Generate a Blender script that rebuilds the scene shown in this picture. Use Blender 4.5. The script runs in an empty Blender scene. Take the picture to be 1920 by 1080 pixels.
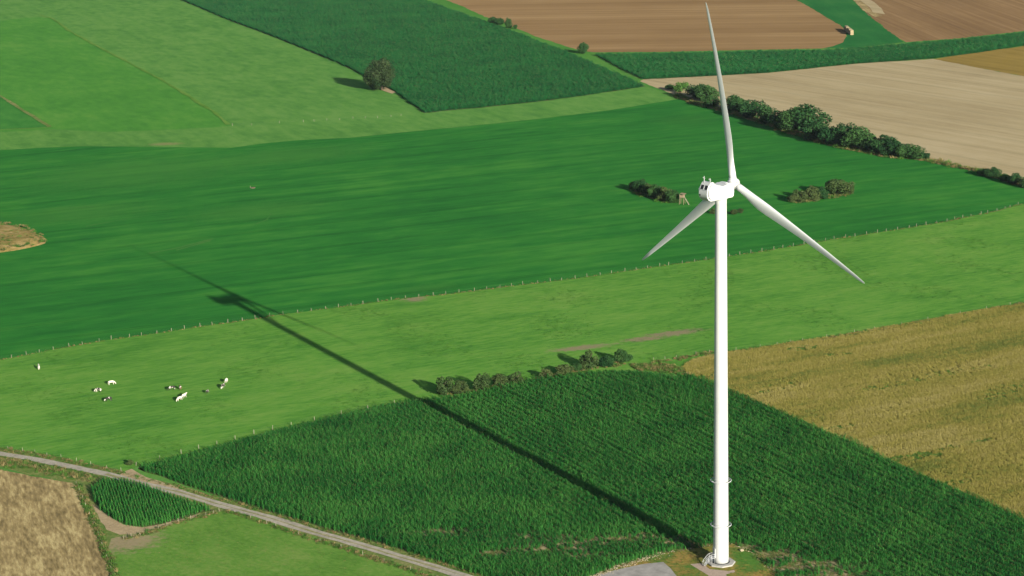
import bpy, bmesh, math, random
import numpy as np
from mathutils import Vector, Matrix, geometry

S = bpy.context.scene
C = S.collection
R = math.radians
rnd = random.Random(7)
rng = np.random.default_rng(7)

# ------------------------------------------------------------------ camera, sky, sun, exposure
CAM_H, PITCH, ROLL = 202.27, R(14.2), R(-1.46)
cam = bpy.data.objects.new('camera', bpy.data.cameras.new('camera'))
C.objects.link(cam)
cam.data.sensor_width = 36.0
cam.data.lens = 36.0 * 3900.0 / 1920.0
cam.data.clip_start, cam.data.clip_end = 1.0, 40000.0
fw = Vector((0, math.cos(PITCH), -math.sin(PITCH)))
rt = Vector((1, 0, 0))
up = rt.cross(fw)
rt2 = math.cos(ROLL) * rt + math.sin(ROLL) * up
up2 = -math.sin(ROLL) * rt + math.cos(ROLL) * up
m = Matrix((rt2, up2, -fw)).transposed().to_4x4()
m.translation = (0, 0, CAM_H)
cam.matrix_world = m
S.camera = cam

SUN_EL, SHADOW_AZ = R(16.5), R(-29.5)          # shadows fall to the far left
sun_dir = Vector((-math.sin(SHADOW_AZ) * math.cos(SUN_EL), -math.cos(SHADOW_AZ) * math.cos(SUN_EL), math.sin(SUN_EL)))
W = bpy.data.worlds.new('World')
S.world = W
W.use_nodes = True
wn = W.node_tree.nodes
sky = wn.new('ShaderNodeTexSky')
sky.sky_type = 'NISHITA'
sky.sun_disc = False
sky.sun_elevation = SUN_EL
sky.sun_rotation = math.atan2(sun_dir.x, sun_dir.y)
sky.altitude = 200
W.node_tree.links.new(sky.outputs[0], wn['Background'].inputs[0])
wn['Background'].inputs[1].default_value = 0.05
sl = bpy.data.lights.new('sun', 'SUN')
sl.energy = 5.0
sl.angle = R(0.4)
sl.color = (1.0, 0.93, 0.80)
sun = bpy.data.objects.new('sun', sl)
C.objects.link(sun)
sun.location = (150, 300, 400)
sun.rotation_euler = sun_dir.to_track_quat('Z', 'Y').to_euler()
S.view_settings.view_transform = 'Standard'
S.view_settings.look = 'None'
S.view_settings.gamma = 1.0
S.view_settings.use_curve_mapping = False
S.view_settings.exposure = 1.4

# ------------------------------------------------------------------ layout on the ground, in metres (camera stands above 0, 0 and looks along +y)
D = {'base': (52.2, 503.7),
 'fence_main': [(-207.4, 697.9), (-192.9, 707.2), (-178.7, 716.7), (-164.2, 727.3), (-149.3, 736.6), (-134.1, 743.2), (-119.1, 751.5),
                (-103.7, 758.4), (-89.2, 766.4), (-70.0, 774.8), (-65.0, 776.7), (-49.5, 784.2), (-35.0, 789.4), (-25.2, 791.7), (-10.6, 797.9),
                (4.1, 804.1), (19.3, 809.6), (34.2, 816.0), (49.3, 823.5), (68.3, 832.6), (73.6, 834.8), (107.9, 852.3), (123.8, 861.4),
                (138.6, 870.3), (153.6, 877.5), (173.4, 888.0), (193.6, 899.7), (204.0, 907.4), (218.4, 917.0), (231.7, 929.3), (260.2, 951.2),
                (308.9, 988.6)],
 'dark_field': [(-357.0, 1142.6), (-282.5, 1141.1), (-259.7, 1145.3), (-237.1, 1147.1), (-190.9, 1137.2), (-152.7, 1130.2), (-134.4, 1142.4),
                (-117.1, 1148.3), (-87.6, 1152.6), (-46.3, 1170.8), (6.5, 1193.6), (59.7, 1223.4), (104.8, 1258.4), (102.6, 1275.5), (109.2, 1245.4),
                (123.8, 1215.3), (137.4, 1182.9), (154.9, 1130.7), (171.9, 1088.9), (191.7, 1056.9), (213.3, 1040.6), (230.8, 1009.8), (245.0, 970.7),
                (262.3, 914.0), (282.2, 862.7), (308.9, 988.6), (260.2, 951.2), (231.7, 929.3), (218.4, 917.0), (204.0, 907.4), (193.6, 899.7),
                (173.4, 888.0), (153.6, 877.5), (138.6, 870.3), (123.8, 861.4), (107.9, 852.3), (73.6, 834.8), (68.3, 832.6), (49.3, 823.5),
                (34.2, 816.0), (19.3, 809.6), (4.1, 804.1), (-10.6, 797.9), (-25.2, 791.7), (-35.0, 789.4), (-49.5, 784.2), (-65.0, 776.7),
                (-70.0, 774.8), (-89.2, 766.4), (-103.7, 758.4), (-119.1, 751.5), (-134.1, 743.2), (-149.3, 736.6), (-164.2, 727.3), (-178.7, 716.7),
                (-192.9, 707.2), (-207.4, 697.9)],
 'upper_corn': [(-771.3, 3045.1), (-285.4, 1875.4), (-234.9, 1743.3), (-187.1, 1629.9), (-154.4, 1548.2), (-115.2, 1448.1), (-102.3, 1409.7),
                (-88.1, 1365.8), (-71.6, 1317.3), (-59.3, 1266.2), (-49.3, 1230.7), (-32.6, 1239.8), (-16.6, 1245.3), (15.9, 1260.4), (49.4, 1282.1),
                (86.5, 1310.9), (86.8, 1315.3), (61.9, 1408.4), (38.9, 1493.8), (5.0, 1604.3), (-34.0, 1724.4), (-73.6, 1844.8), (-376.9, 2908.8)],
 'upper_verge': [(-376.9, 2908.8), (-73.6, 1844.8), (-34.0, 1724.4), (5.0, 1604.3), (38.9, 1493.8), (61.9, 1408.4), (86.8, 1315.3), (102.6, 1275.5),
                 (86.1, 1336.0), (62.8, 1469.6), (59.8, 1478.5), (50.5, 1494.4), (21.1, 1581.7), (-16.2, 1709.4), (-34.8, 1778.6), (-51.8, 1839.8),
                 (-400.0, 2916.8)],
 'brown_field': [(-400.0, 2916.8), (-51.8, 1839.8), (-34.8, 1778.6), (-16.2, 1709.4), (21.1, 1581.7), (50.5, 1494.4), (59.8, 1478.5), (61.3, 1478.2),
                 (114.0, 1471.1), (151.7, 1469.6), (200.7, 1468.7), (223.2, 1467.3), (233.0, 1476.8), (242.7, 1495.2), (250.8, 1523.5),
                 (255.3, 1553.7), (256.8, 1595.7), (253.6, 1669.5), (248.0, 1771.0), (210.7, 2705.7)],
 'far_green': [(210.7, 2705.7), (248.0, 1771.0), (253.6, 1669.5), (256.8, 1595.7), (255.3, 1553.7), (250.8, 1523.5), (242.7, 1495.2), (233.0, 1476.8),
               (223.2, 1467.3), (245.6, 1465.8), (286.7, 1489.6), (286.4, 1566.6), (289.3, 1658.2), (294.3, 1760.4), (309.6, 2671.5)],
 'brown_right': [(309.6, 2671.5), (294.3, 1760.4), (289.3, 1658.2), (286.4, 1566.6), (286.7, 1489.6), (328.8, 1502.0), (383.0, 1534.1),
                 (538.3, 1611.3), (826.6, 2492.8)],
 'strip_corn': [(88.6, 1342.5), (77.2, 1390.5), (64.2, 1458.3), (59.8, 1461.0), (112.8, 1456.6), (150.2, 1455.1), (198.7, 1454.2), (221.0, 1452.8),
                (244.1, 1456.8), (283.8, 1474.8), (326.2, 1490.0), (379.2, 1518.9), (533.0, 1595.4), (514.7, 1538.9), (363.5, 1454.5),
                (331.7, 1430.0), (289.5, 1403.2), (232.7, 1387.8), (171.5, 1356.6), (132.3, 1349.1), (88.6, 1342.5)],
 'tan_field': [(86.1, 1336.0), (88.6, 1342.5), (132.3, 1349.1), (171.5, 1356.6), (232.7, 1387.8), (288.3, 1400.8), (329.3, 1314.9), (398.4, 1183.5),
               (288.3, 846.8), (282.2, 862.7), (262.3, 914.0), (245.0, 970.7), (230.8, 1009.8), (213.3, 1040.6), (191.7, 1056.9), (171.9, 1088.9),
               (154.9, 1130.7), (137.4, 1182.9), (123.8, 1215.3), (109.2, 1245.4), (102.6, 1275.5)],
 'ochre_corner': [(288.3, 1400.8), (331.7, 1430.0), (363.5, 1454.5), (514.7, 1538.9), (398.4, 1183.5), (329.3, 1314.9)],
 'bright_tri': [(-530.2, 1730.2), (-428.1, 1767.4), (-405.7, 1789.2), (-389.5, 1781.9), (-352.5, 1683.5), (-264.8, 1472.4), (-222.6, 1369.9),
                (-179.3, 1256.9), (-160.8, 1202.3), (-192.6, 1194.4), (-232.7, 1193.1), (-267.2, 1207.3), (-296.3, 1200.7), (-373.8, 1199.5)],
 'left_wedge': [(-493.9, 1607.1), (-329.2, 1341.9), (-270.1, 1215.0), (-298.5, 1210.1), (-376.0, 1207.0)],
 'wedge_line': [(-493.9, 1607.1), (-329.2, 1341.9), (-270.1, 1215.0)],
 'wedge_line2': [(-269.7, 1213.1), (-298.3, 1209.1), (-376.0, 1207.0)],
 'tri_line': [(-401.9, 1803.9), (-383.2, 1769.2), (-352.5, 1683.5), (-264.8, 1472.4), (-222.6, 1369.9), (-179.3, 1256.9), (-163.2, 1206.4)],
 'top_fence': [(-160.8, 1202.3), (-149.6, 1202.5), (-133.9, 1207.5), (-120.0, 1209.1), (-113.8, 1210.1), (-106.5, 1212.7), (-99.0, 1213.4),
               (-91.4, 1217.0), (-84.1, 1216.8), (-76.9, 1217.6), (-69.1, 1220.2), (-63.3, 1223.2)],
 'meadow': [(-207.4, 697.9), (-192.9, 707.2), (-178.7, 716.7), (-164.2, 727.3), (-149.3, 736.6), (-134.1, 743.2), (-119.1, 751.5), (-103.7, 758.4),
            (-89.2, 766.4), (-70.0, 774.8), (-65.0, 776.7), (-49.5, 784.2), (-35.0, 789.4), (-25.2, 791.7), (-10.6, 797.9), (4.1, 804.1),
            (19.3, 809.6), (34.2, 816.0), (49.3, 823.5), (68.3, 832.6), (73.6, 834.8), (107.9, 852.3), (123.8, 861.4), (138.6, 870.3), (153.6, 877.5),
            (173.4, 888.0), (193.6, 899.7), (204.0, 907.4), (218.4, 917.0), (231.7, 929.3), (260.2, 951.2), (308.9, 988.6), (270.6, 792.6),
            (191.9, 754.1), (174.4, 747.3), (147.8, 733.1), (122.3, 720.2), (97.6, 708.4), (77.8, 699.9), (62.2, 692.0), (57.2, 681.9), (53.7, 674.6),
            (42.9, 680.7), (33.9, 681.5), (6.4, 673.8), (-18.5, 655.8), (-39.2, 648.8), (-75.1, 624.9), (-107.6, 596.5), (-114.2, 593.1),
            (-117.2, 585.6), (-119.5, 586.7), (-127.9, 593.2), (-138.3, 600.9), (-148.4, 606.7), (-159.6, 612.7), (-190.6, 629.4)],
 'gold': [(57.2, 681.9), (62.2, 692.0), (77.8, 699.9), (97.6, 708.4), (122.3, 720.2), (147.8, 733.1), (174.4, 747.3), (191.9, 754.1), (270.6, 792.6),
          (166.3, 473.6), (136.8, 528.8), (128.7, 544.0), (115.4, 567.3), (104.1, 591.2), (88.9, 619.0), (78.0, 639.4), (70.7, 651.7), (66.4, 661.1),
          (60.2, 670.3)],
 'near_corn': [(-113.1, 590.2), (-107.1, 594.6), (-92.7, 606.6), (-74.7, 621.9), (-55.6, 635.8), (-39.0, 646.4), (-28.8, 650.8), (-18.4, 652.9),
               (-7.9, 661.0), (6.4, 670.8), (22.8, 677.0), (33.7, 678.6), (42.7, 676.5), (53.4, 670.4), (60.2, 670.3), (66.4, 661.1), (70.7, 651.7),
               (78.0, 639.4), (88.9, 619.0), (104.1, 591.2), (115.4, 567.3), (128.7, 544.0), (136.8, 528.8), (166.3, 473.6), (148.9, 420.5),
               (40.5, 426.9), (41.6, 451.3), (22.6, 470.3), (4.7, 486.2), (-11.5, 500.3), (-27.1, 514.8), (-36.7, 523.5), (-53.2, 536.7),
               (-69.3, 550.4), (-85.7, 564.8), (-97.5, 575.2), (-105.5, 583.3), (-110.6, 587.5), (-112.9, 592.0)],
 'pad': [(8.7, 483.9), (12.9, 490.5), (17.8, 496.2), (24.3, 501.9), (31.5, 507.7), (37.4, 511.5), (44.6, 513.6), (51.9, 516.6), (56.4, 516.6),
         (59.3, 513.7), (61.2, 509.1), (62.9, 503.0), (64.5, 497.0), (65.4, 490.5), (63.6, 476.9), (44.8, 458.7)],
 'road': [(-189.3, 624.5), (-158.5, 607.8), (-146.1, 601.3), (-133.9, 593.7), (-121.8, 586.2), (-109.6, 576.6), (-98.1, 568.8), (-86.5, 559.1),
          (-69.9, 545.8), (-53.9, 531.9), (-37.6, 518.9), (-27.9, 510.7), (-13.8, 498.7), (3.3, 483.6), (22.4, 466.5), (40.0, 448.4)],
 'stubble': [(-193.7, 616.5), (-155.0, 592.9), (-144.0, 586.2), (-129.3, 578.5), (-126.2, 570.0), (-122.8, 560.9), (-118.4, 548.9), (-113.9, 534.9),
             (-109.4, 520.8), (-104.5, 505.5), (-97.8, 484.0), (-89.2, 448.8), (-160.2, 453.1)],
 'low_grass': [(-110.4, 524.8), (-110.3, 532.7), (-105.4, 536.4), (-98.8, 540.8), (-92.2, 546.2), (-85.4, 550.8), (-80.8, 552.6), (-74.6, 548.3),
               (-66.3, 539.7), (-47.4, 522.7), (-29.6, 507.1), (-16.9, 496.0), (3.2, 477.5), (33.7, 447.2), (32.2, 427.4), (-85.0, 434.2),
               (-93.5, 470.6), (-103.9, 504.7)],
 'small_corn': [(-123.4, 573.9), (-121.1, 578.8), (-114.6, 577.8), (-108.4, 573.2), (-97.5, 562.3), (-85.4, 552.2), (-85.1, 552.9), (-89.5, 550.6),
                (-95.0, 545.1), (-99.0, 542.5), (-104.3, 540.4), (-108.5, 542.7), (-113.2, 547.3), (-117.6, 554.8), (-121.4, 563.8),
                (-123.7, 572.1)],
 'dirt_path': [(-121.3, 560.3), (-119.0, 558.0), (-114.2, 549.0), (-109.1, 542.8), (-103.8, 540.3), (-99.0, 542.5), (-93.7, 546.3), (-89.5, 550.2),
               (-90.8, 546.9), (-97.3, 540.7), (-103.5, 535.8), (-108.8, 535.0), (-113.2, 539.4), (-117.3, 548.8)],
 'junction': [(-118.0, 584.7), (-116.5, 588.4), (-114.9, 590.2), (-112.8, 587.2), (-109.2, 582.2), (-104.7, 578.5), (-96.5, 570.5), (-98.6, 569.3),
              (-109.6, 577.0), (-119.1, 584.3)],
 'fence_road': [(-165.2, 615.2), (-157.1, 612.5), (-152.1, 610.1), (-147.7, 607.7), (-143.6, 605.3), (-138.6, 602.4), (-133.2, 598.5),
                (-128.2, 595.2), (-122.7, 591.3), (-117.9, 588.5)],
 'fence_corn': [(-114.3, 593.6), (-108.0, 599.0), (-102.2, 603.6), (-97.4, 607.8), (-92.4, 612.0), (-87.3, 616.3), (-82.0, 621.2), (-76.6, 625.0),
                (-71.1, 628.9), (-64.1, 633.8), (-55.9, 638.7), (-47.7, 644.3), (-39.3, 649.4)],
 'fence_low': [(-107.2, 531.6), (-105.4, 533.1), (-103.1, 534.2), (-98.9, 538.7), (-96.9, 541.1), (-94.3, 544.2), (-91.0, 546.1), (-87.2, 548.8),
               (-85.3, 550.3), (-83.8, 551.5), (-79.3, 550.3), (-74.3, 545.7), (-69.3, 540.8), (-66.5, 538.1), (-59.7, 531.9), (-53.4, 526.3),
               (-47.3, 521.2), (-41.2, 515.7), (-35.3, 510.4), (-28.1, 504.0), (-21.0, 497.4), (-12.7, 490.1)],
 'fence_stubble': [(-129.1, 577.6), (-127.1, 571.9), (-124.9, 565.4), (-122.7, 558.7), (-120.3, 551.6), (-117.6, 543.8), (-114.9, 535.8),
                   (-112.2, 527.2), (-109.4, 518.5), (-106.8, 510.1), (-103.9, 501.1), (-100.7, 491.7)],
 'fence_gold': [(48.3, 691.9), (52.4, 692.9), (56.5, 694.5), (63.7, 698.5), (68.5, 700.1), (78.0, 701.9), (86.9, 705.2), (93.2, 707.4), (98.2, 709.7),
                (102.8, 711.4), (111.9, 715.5), (122.8, 720.9), (130.7, 724.5), (141.4, 730.0), (152.2, 735.7), (165.5, 742.7), (176.8, 749.3),
                (186.7, 753.9), (197.0, 758.4)],
 'mound': [(-231.2, 890.2), (-223.0, 885.2), (-216.8, 888.6), (-211.0, 894.1), (-206.5, 902.0), (-209.3, 913.0), (-215.2, 924.6), (-222.2, 934.3),
           (-228.5, 940.7), (-236.9, 945.2), (-246.0, 941.7), (-249.8, 917.6)],
 'grass_wedge': [(40.6, 687.3), (49.0, 689.2), (56.8, 683.3), (60.3, 671.5), (51.7, 676.0), (42.0, 680.7)],
 'apron': [(11.3, 484.4), (15.7, 493.2), (21.4, 498.5), (27.0, 501.7), (32.7, 504.3), (37.4, 505.1), (39.0, 500.9), (40.2, 495.1), (41.1, 486.9),
           (40.9, 471.8), (16.0, 466.9)],
 'pink_path': [(44.2, 503.1), (47.3, 503.7), (48.8, 499.5), (53.5, 497.8), (55.0, 498.4), (55.1, 496.9), (52.8, 495.7), (52.0, 490.7), (48.0, 491.0),
               (48.1, 495.3)],
 'cows': {'c0': (-166.3, 700.1),
          'c1': (-137.1, 678.9),
          'c2': (-139.9, 670.5),
          'c3': (-134.5, 659.8),
          'c4': (-115.2, 670.8),
          'c5': (-112.5, 671.2),
          'c6': (-109.8, 661.3),
          'c7': (-110.8, 658.4),
          'c8': (-102.7, 666.1),
          'c9': (-98.1, 671.8),
          'c10': (-97.9, 678.0)},
 'hedgerow': [(-23.5, 658.0, 6.7, 6.8), (-18.2, 660.0, 7.4, 4.5), (-11.0, 660.5, 6.4, 6.8), (-4.8, 665.5, 5.3, 4.6), (0.2, 666.9, 6.4, 4.6),
              (10.8, 674.0, 5.0, 3.8), (17.2, 677.9, 6.2, 3.9), (21.3, 681.3, 3.6, 3.1), (25.6, 684.2, 6.6, 6.6), (31.6, 686.2, 5.5, 4.3),
              (37.3, 690.3, 6.3, 5.5)],
 'row': [(103.0, 1297.0, 6.0, 4.2), (108.1, 1285.3, 7.3, 8.2), (114.9, 1258.8, 11.1, 11.4), (120.8, 1245.5, 12.2, 12.7), (121.4, 1225.4, 8.9, 8.5),
         (133.4, 1208.0, 14.4, 12.3), (141.2, 1184.1, 14.1, 13.3), (147.2, 1163.2, 10.3, 12.5), (151.5, 1144.9, 10.7, 13.5),
         (156.1, 1135.6, 11.2, 15.3), (165.5, 1139.4, 21.3, 18.4), (166.4, 1109.0, 12.7, 13.2), (171.8, 1095.3, 11.4, 11.8),
         (178.2, 1092.8, 11.4, 14.7), (183.9, 1082.5, 14.1, 13.4), (187.8, 1074.2, 9.5, 9.9), (194.1, 1067.1, 13.3, 11.5),
         (198.7, 1057.4, 10.5, 10.3), (203.8, 1052.2, 9.9, 9.1), (208.8, 1048.5, 9.8, 7.9), (212.8, 1045.1, 4.9, 4.5)],
 'row_end': [(232.1, 1000.1, 5.7, 3.8), (235.5, 995.6, 8.8, 5.4), (239.1, 984.5, 5.7, 4.3), (242.1, 977.6, 7.7, 5.9), (245.6, 968.1, 7.6, 5.3)],
 'islet_a': [(59.7, 990.6, 4.1, 3.8), (62.6, 982.5, 7.7, 6.4), (65.9, 974.5, 6.1, 5.8), (68.9, 966.6, 8.1, 7.4), (72.9, 959.9, 8.0, 7.3),
             (76.5, 954.5, 8.0, 6.8)],
 'islet_b': [(131.7, 948.9, 5.5, 3.6), (136.0, 950.8, 8.5, 5.7), (141.2, 952.6, 9.5, 7.3), (146.2, 955.6, 7.5, 6.3), (154.7, 962.0, 12.1, 8.4),
             (160.0, 963.8, 7.1, 6.3)],
 'islet_c': [(92.9, 928.2, 3.9, 2.8), (101.8, 925.4, 3.9, 2.5), (105.0, 927.9, 3.4, 2.3)],
 'lone': [(-80.2, 1325.4, 20.5, 21.2)],
 'topb': [(-9.9, 1663.2, 8.5, 5.7), (-4.8, 1650.0, 9.3, 6.1), (2.7, 1628.0, 6.3, 8.6), (7.6, 1622.0, 3.7, 3.8)],
 'oak': [(54.6, 1472.5, 8.3, 8.2)],
 'shrub': [(-116.4, 594.7, 2.6, 1.7)],
 'stand': (80.4, 950.4),
 'straw': [(256.2, 1566.3), (256.2, 1534.7)],
 'heap': (-128.3, 1014.7),
 'stone': (58.5, 511.5),
 'pale': [(345.1, 2203.1), (299.5, 1759.2), (298.1, 1704.5), (295.2, 1667.8), (302.4, 1655.3), (306.1, 1695.1), (308.2, 1737.2), (308.5, 1777.6),
          (333.9, 2031.1)],
 'pale2': [(323.6, 2209.3), (295.2, 1776.6), (292.6, 1728.9), (289.4, 1683.8), (291.2, 1639.9), (298.5, 1645.4), (295.2, 1675.1), (299.7, 1739.1),
           (327.2, 2088.2)],
 'tracks': [[(-195.2, 934.6), (-180.2, 946.5), (-164.9, 960.0)], [(-156.3, 875.7), (-144.0, 886.6), (-132.1, 902.0)],
            [(-145.5, 880.6), (-132.7, 897.8)], [(-242.6, 969.4), (-221.0, 975.3), (-198.6, 978.7)],
            [(-116.3, 929.8), (-112.3, 938.4), (-112.0, 953.6)], [(198.0, 893.7), (208.1, 876.5), (217.8, 859.8), (230.3, 838.6)],
            [(216.4, 923.0), (229.3, 906.6)]],
 'soil': [(46.5, 719.5, 8, 3, 0.25), (57.9, 726.4, 12, 3.6, 0.35), (-38.4, 786.4, 5, 5, 0.0), (24.1, 710.4, 12, 3, 0.3), (-191.5, 1147.3, 9, 4, 0),
          (-93.1, 1390.8, 4, 4, 0)],
 'dirs': {'brown': -0.111,
          'tan': -0.955,
          'brown_right': -1.478,
          'dark': 0.391,
          'meadow': 0.429,
          'gold': 0.456,
          'corn': -1.082,
          'small': -1.295,
          'upper': 1.877,
          'strip': 0.158,
          'left': -1.185,
          'stub': -1.268,
          'low': -0.718,
          'ochre': -1.022},
 'light': [(-194.9, 1062.3, 60, 45, 0.6), (-203.6, 964.7, 40, 20, 0.6), (-119.7, 960.5, 35, 20, 0.6), (-113.0, 1103.8, 40, 25, 0.7),
           (-34.0, 802.9, 14, 6, 0.6), (102.1, 1182.7, 20, 18, 0.4)],
 'thin': [(-6.0, 513.7, 5, 2.5, 0.9), (6.7, 515.1, 9, 3, 0.55), (17.7, 510.2, 9, 3, 0.5), (28.4, 520.6, 6, 3, 0.75), (33.7, 523.7, 5, 2.5, 0.65),
          (64.8, 506.9, 10, 5, 0.8), (72.0, 498.7, 13, 5, 0.75), (79.0, 491.4, 12, 5, 0.7), (59.2, 513.0, 5, 4, 0.7), (-21.9, 530.4, 14, 3, 0.4),
          (77.1, 515.6, 5, 2, 0.5), (22.3, 518.6, 22, 7, 0.36), (4.0, 524.6, 14, 5, 0.28), (40.8, 518.9, 8, 4, 0.5)],
 'corner_verge': [(-130.2, 579.1), (-124.7, 584.8), (-119.4, 558.4), (-113.5, 541.0), (-103.4, 535.0), (-102.8, 531.3), (-107.1, 523.0),
                  (-109.3, 522.0), (-120.0, 553.3), (-127.0, 572.4)],
 'margin': [(-162.8, 1133.2), (-152.9, 1131.8), (-134.4, 1142.4), (-117.3, 1150.1), (-87.7, 1154.3), (-58.3, 1167.3), (-37.3, 1176.6)],
 'streaks': [(75.6, 648.3, 12, 1.8, 0.8), (65.6, 671.0, 8, 1.5, 0.8), (85.5, 658.2, 8, 1.2, 0.5), (115.0, 581.1, 14, 2.5, 0.85),
             (125.9, 588.5, 16, 1.5, 0.6), (103.0, 613.5, 7, 2, 0.7), (100.4, 701.2, 7, 2.5, 0.7), (110.1, 691.6, 5, 2.5, 0.6),
             (158.4, 645.3, 12, 5, 0.45), (119.9, 652.8, 12, 3, 0.4), (145.7, 667.6, 12, 3, 0.4), (96.5, 603.5, 6, 2, 0.6),
             (124.7, 560.2, 6, 2, 0.6)],
 'tree_soil': [(-91.5, 1375.9), (-87.5, 1368.1), (-80.5, 1343.6), (-74.0, 1324.3), (-70.8, 1314.9), (-72.6, 1308.6), (-80.2, 1325.4),
               (-87.1, 1349.3)]}

A = D['dirs']

# ------------------------------------------------------------------ helpers
def tag(o, label=None, cat=None, group=None, kind=None):
    if label: o['label'] = label
    if cat: o['category'] = cat
    if group: o['group'] = group
    if kind: o['kind'] = kind
    return o

def link(name, data, parent=None):
    o = bpy.data.objects.new(name, data)
    C.objects.link(o)
    if parent: o.parent = parent
    return o

def empty(name, loc=(0, 0, 0), rz=0.0):
    o = link(name, None)
    o.location = loc
    o.rotation_euler = (0, 0, rz)
    o.empty_display_size = 0.5
    return o

def mesh(name, V, F, mats, smooth=False, midx=None):
    me = bpy.data.meshes.new(name)
    me.from_pydata([tuple(v) for v in V], [], [tuple(f) for f in F])
    for mt in (mats if isinstance(mats, (list, tuple)) else [mats]):
        me.materials.append(mt)
    if midx is not None: me.polygons.foreach_set('material_index', midx)
    if smooth: me.polygons.foreach_set('use_smooth', [True] * len(me.polygons))
    me.update()
    return me

def bm_mesh(name, bm, mats, smooth=False):
    me = bpy.data.meshes.new(name)
    bmesh.ops.recalc_face_normals(bm, faces=bm.faces)
    bm.to_mesh(me)
    bm.free()
    for mt in (mats if isinstance(mats, (list, tuple)) else [mats]):
        me.materials.append(mt)
    if smooth: me.polygons.foreach_set('use_smooth', [True] * len(me.polygons))
    return me

def add_box(bm, c, s, M=None):
    r = bmesh.ops.create_cube(bm, size=1.0)
    T = Matrix.Translation(c) @ Matrix.Diagonal((*s, 1))
    if M is not None: T = M @ T
    bmesh.ops.transform(bm, matrix=T, verts=r['verts'])

def add_tube(bm, pts, rad, n=8):
    pts = [Vector(p) for p in pts]
    rad = rad if isinstance(rad, (list, tuple)) else [rad] * len(pts)
    rings = []
    for i, p in enumerate(pts):
        d = (pts[min(i + 1, len(pts) - 1)] - pts[max(i - 1, 0)]).normalized()
        a = d.orthogonal().normalized()
        if i and rings: 
            a = (last - d * last.dot(d)).normalized()
        last = a
        b = d.cross(a)
        rings.append([bm.verts.new(p + rad[i] * (math.cos(t) * a + math.sin(t) * b)) for t in [2 * math.pi * k / n for k in range(n)]])
    for r0, r1 in zip(rings, rings[1:]):
        for k in range(n):
            bm.faces.new((r0[k], r0[(k + 1) % n], r1[(k + 1) % n], r1[k]))
    bm.faces.new(rings[0][::-1])
    bm.faces.new(rings[-1])

def add_lathe(bm, prof, n=48):
    rings = [[bm.verts.new((r * math.cos(2 * math.pi * k / n), r * math.sin(2 * math.pi * k / n), z)) for k in range(n)] for r, z in prof]
    for r0, r1 in zip(rings, rings[1:]):
        for k in range(n):
            bm.faces.new((r0[k], r0[(k + 1) % n], r1[(k + 1) % n], r1[k]))
    bm.faces.new(rings[0][::-1])
    bm.faces.new(rings[-1])

def add_torus(bm, R0, r, z, n=48, k=8):
    rings = []
    for i in range(n):
        a = 2 * math.pi * i / n
        rings.append([bm.verts.new(((R0 + r * math.cos(b)) * math.cos(a), (R0 + r * math.cos(b)) * math.sin(a), z + r * math.sin(b))) for b in [2 * math.pi * j / k for j in range(k)]])
    for i in range(n):
        for j in range(k):
            bm.faces.new((rings[i][j], rings[(i + 1) % n][j], rings[(i + 1) % n][(j + 1) % k], rings[i][(j + 1) % k]))

def resample(poly, step, jit, closed=True, seed=0):
    """points along a polyline every `step` metres, pushed sideways by a smooth wobble so no border is ruler-straight"""
    P = np.array(poly, float)
    if closed: P = np.vstack([P, P[:1]])
    out = []
    for a, b in zip(P[:-1], P[1:]):
        n = max(1, int(np.hypot(*(b - a)) / step))
        for i in range(n):
            out.append(a + (b - a) * i / n)
    if not closed: out.append(P[-1])
    out = np.array(out)
    g = np.random.default_rng(seed + len(out))
    ph = g.uniform(0, 6.28, (4, 2))
    fq = np.array([0.05, 0.13, 0.37, 0.9])
    am = np.array([1.0, 0.7, 0.5, 0.45])
    w = np.zeros_like(out)
    for k in range(4):
        w[:, 0] += am[k] * np.sin(out[:, 1] * fq[k] + out[:, 0] * fq[k] * 0.7 + ph[k, 0])
        w[:, 1] += am[k] * np.sin(out[:, 0] * fq[k] - out[:, 1] * fq[k] * 0.6 + ph[k, 1])
    return out + w * jit * 0.5 + g.normal(0, jit * 0.35, out.shape)

def inside(P, poly):
    P = np.asarray(P, float)
    q = np.asarray(poly, float)
    c = np.zeros(len(P), bool)
    j = len(q) - 1
    for i in range(len(q)):
        yi, yj = q[i, 1], q[j, 1]
        if yi != yj:
            cond = ((yi > P[:, 1]) != (yj > P[:, 1])) & (P[:, 0] < (q[j, 0] - q[i, 0]) * (P[:, 1] - yi) / (yj - yi) + q[i, 0])
            c ^= cond
        j = i
    return c

def dist_line(P, line):
    P = np.asarray(P, float)
    L = np.asarray(line, float)
    d = np.full(len(P), 1e9)
    for a, b in zip(L[:-1], L[1:]):
        ab = b - a
        t = np.clip(((P - a) @ ab) / (ab @ ab), 0, 1)
        d = np.minimum(d, np.hypot(*(P - a - t[:, None] * ab).T))
    return d

def in_reach(P, mx=1.12, y0=470):
    """the strip of country the photograph and a step to its side can see"""
    P = np.asarray(P, float)
    half = (P[:, 1] * 960 / 3900 + 14) * mx
    return (np.abs(P[:, 0]) < half) & (P[:, 1] > y0) & (P[:, 1] < 2080)

# ------------------------------------------------------------------ materials
def srgb(h):
    v = [int(h[i:i + 2], 16) / 255 for i in (0, 2, 4)]
    return tuple(x / 12.92 if x <= 0.04045 else ((x + 0.055) / 1.055) ** 2.4 for x in v) + (1,)

def mat(name, rough=0.9, spec=0.2):
    m = bpy.data.materials.new(name)
    m.use_nodes = True
    b = m.node_tree.nodes['Principled BSDF']
    b.inputs['Roughness'].default_value = rough
    b.inputs['Specular IOR Level'].default_value = spec
    return m, m.node_tree.nodes, m.node_tree.links, b

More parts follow.
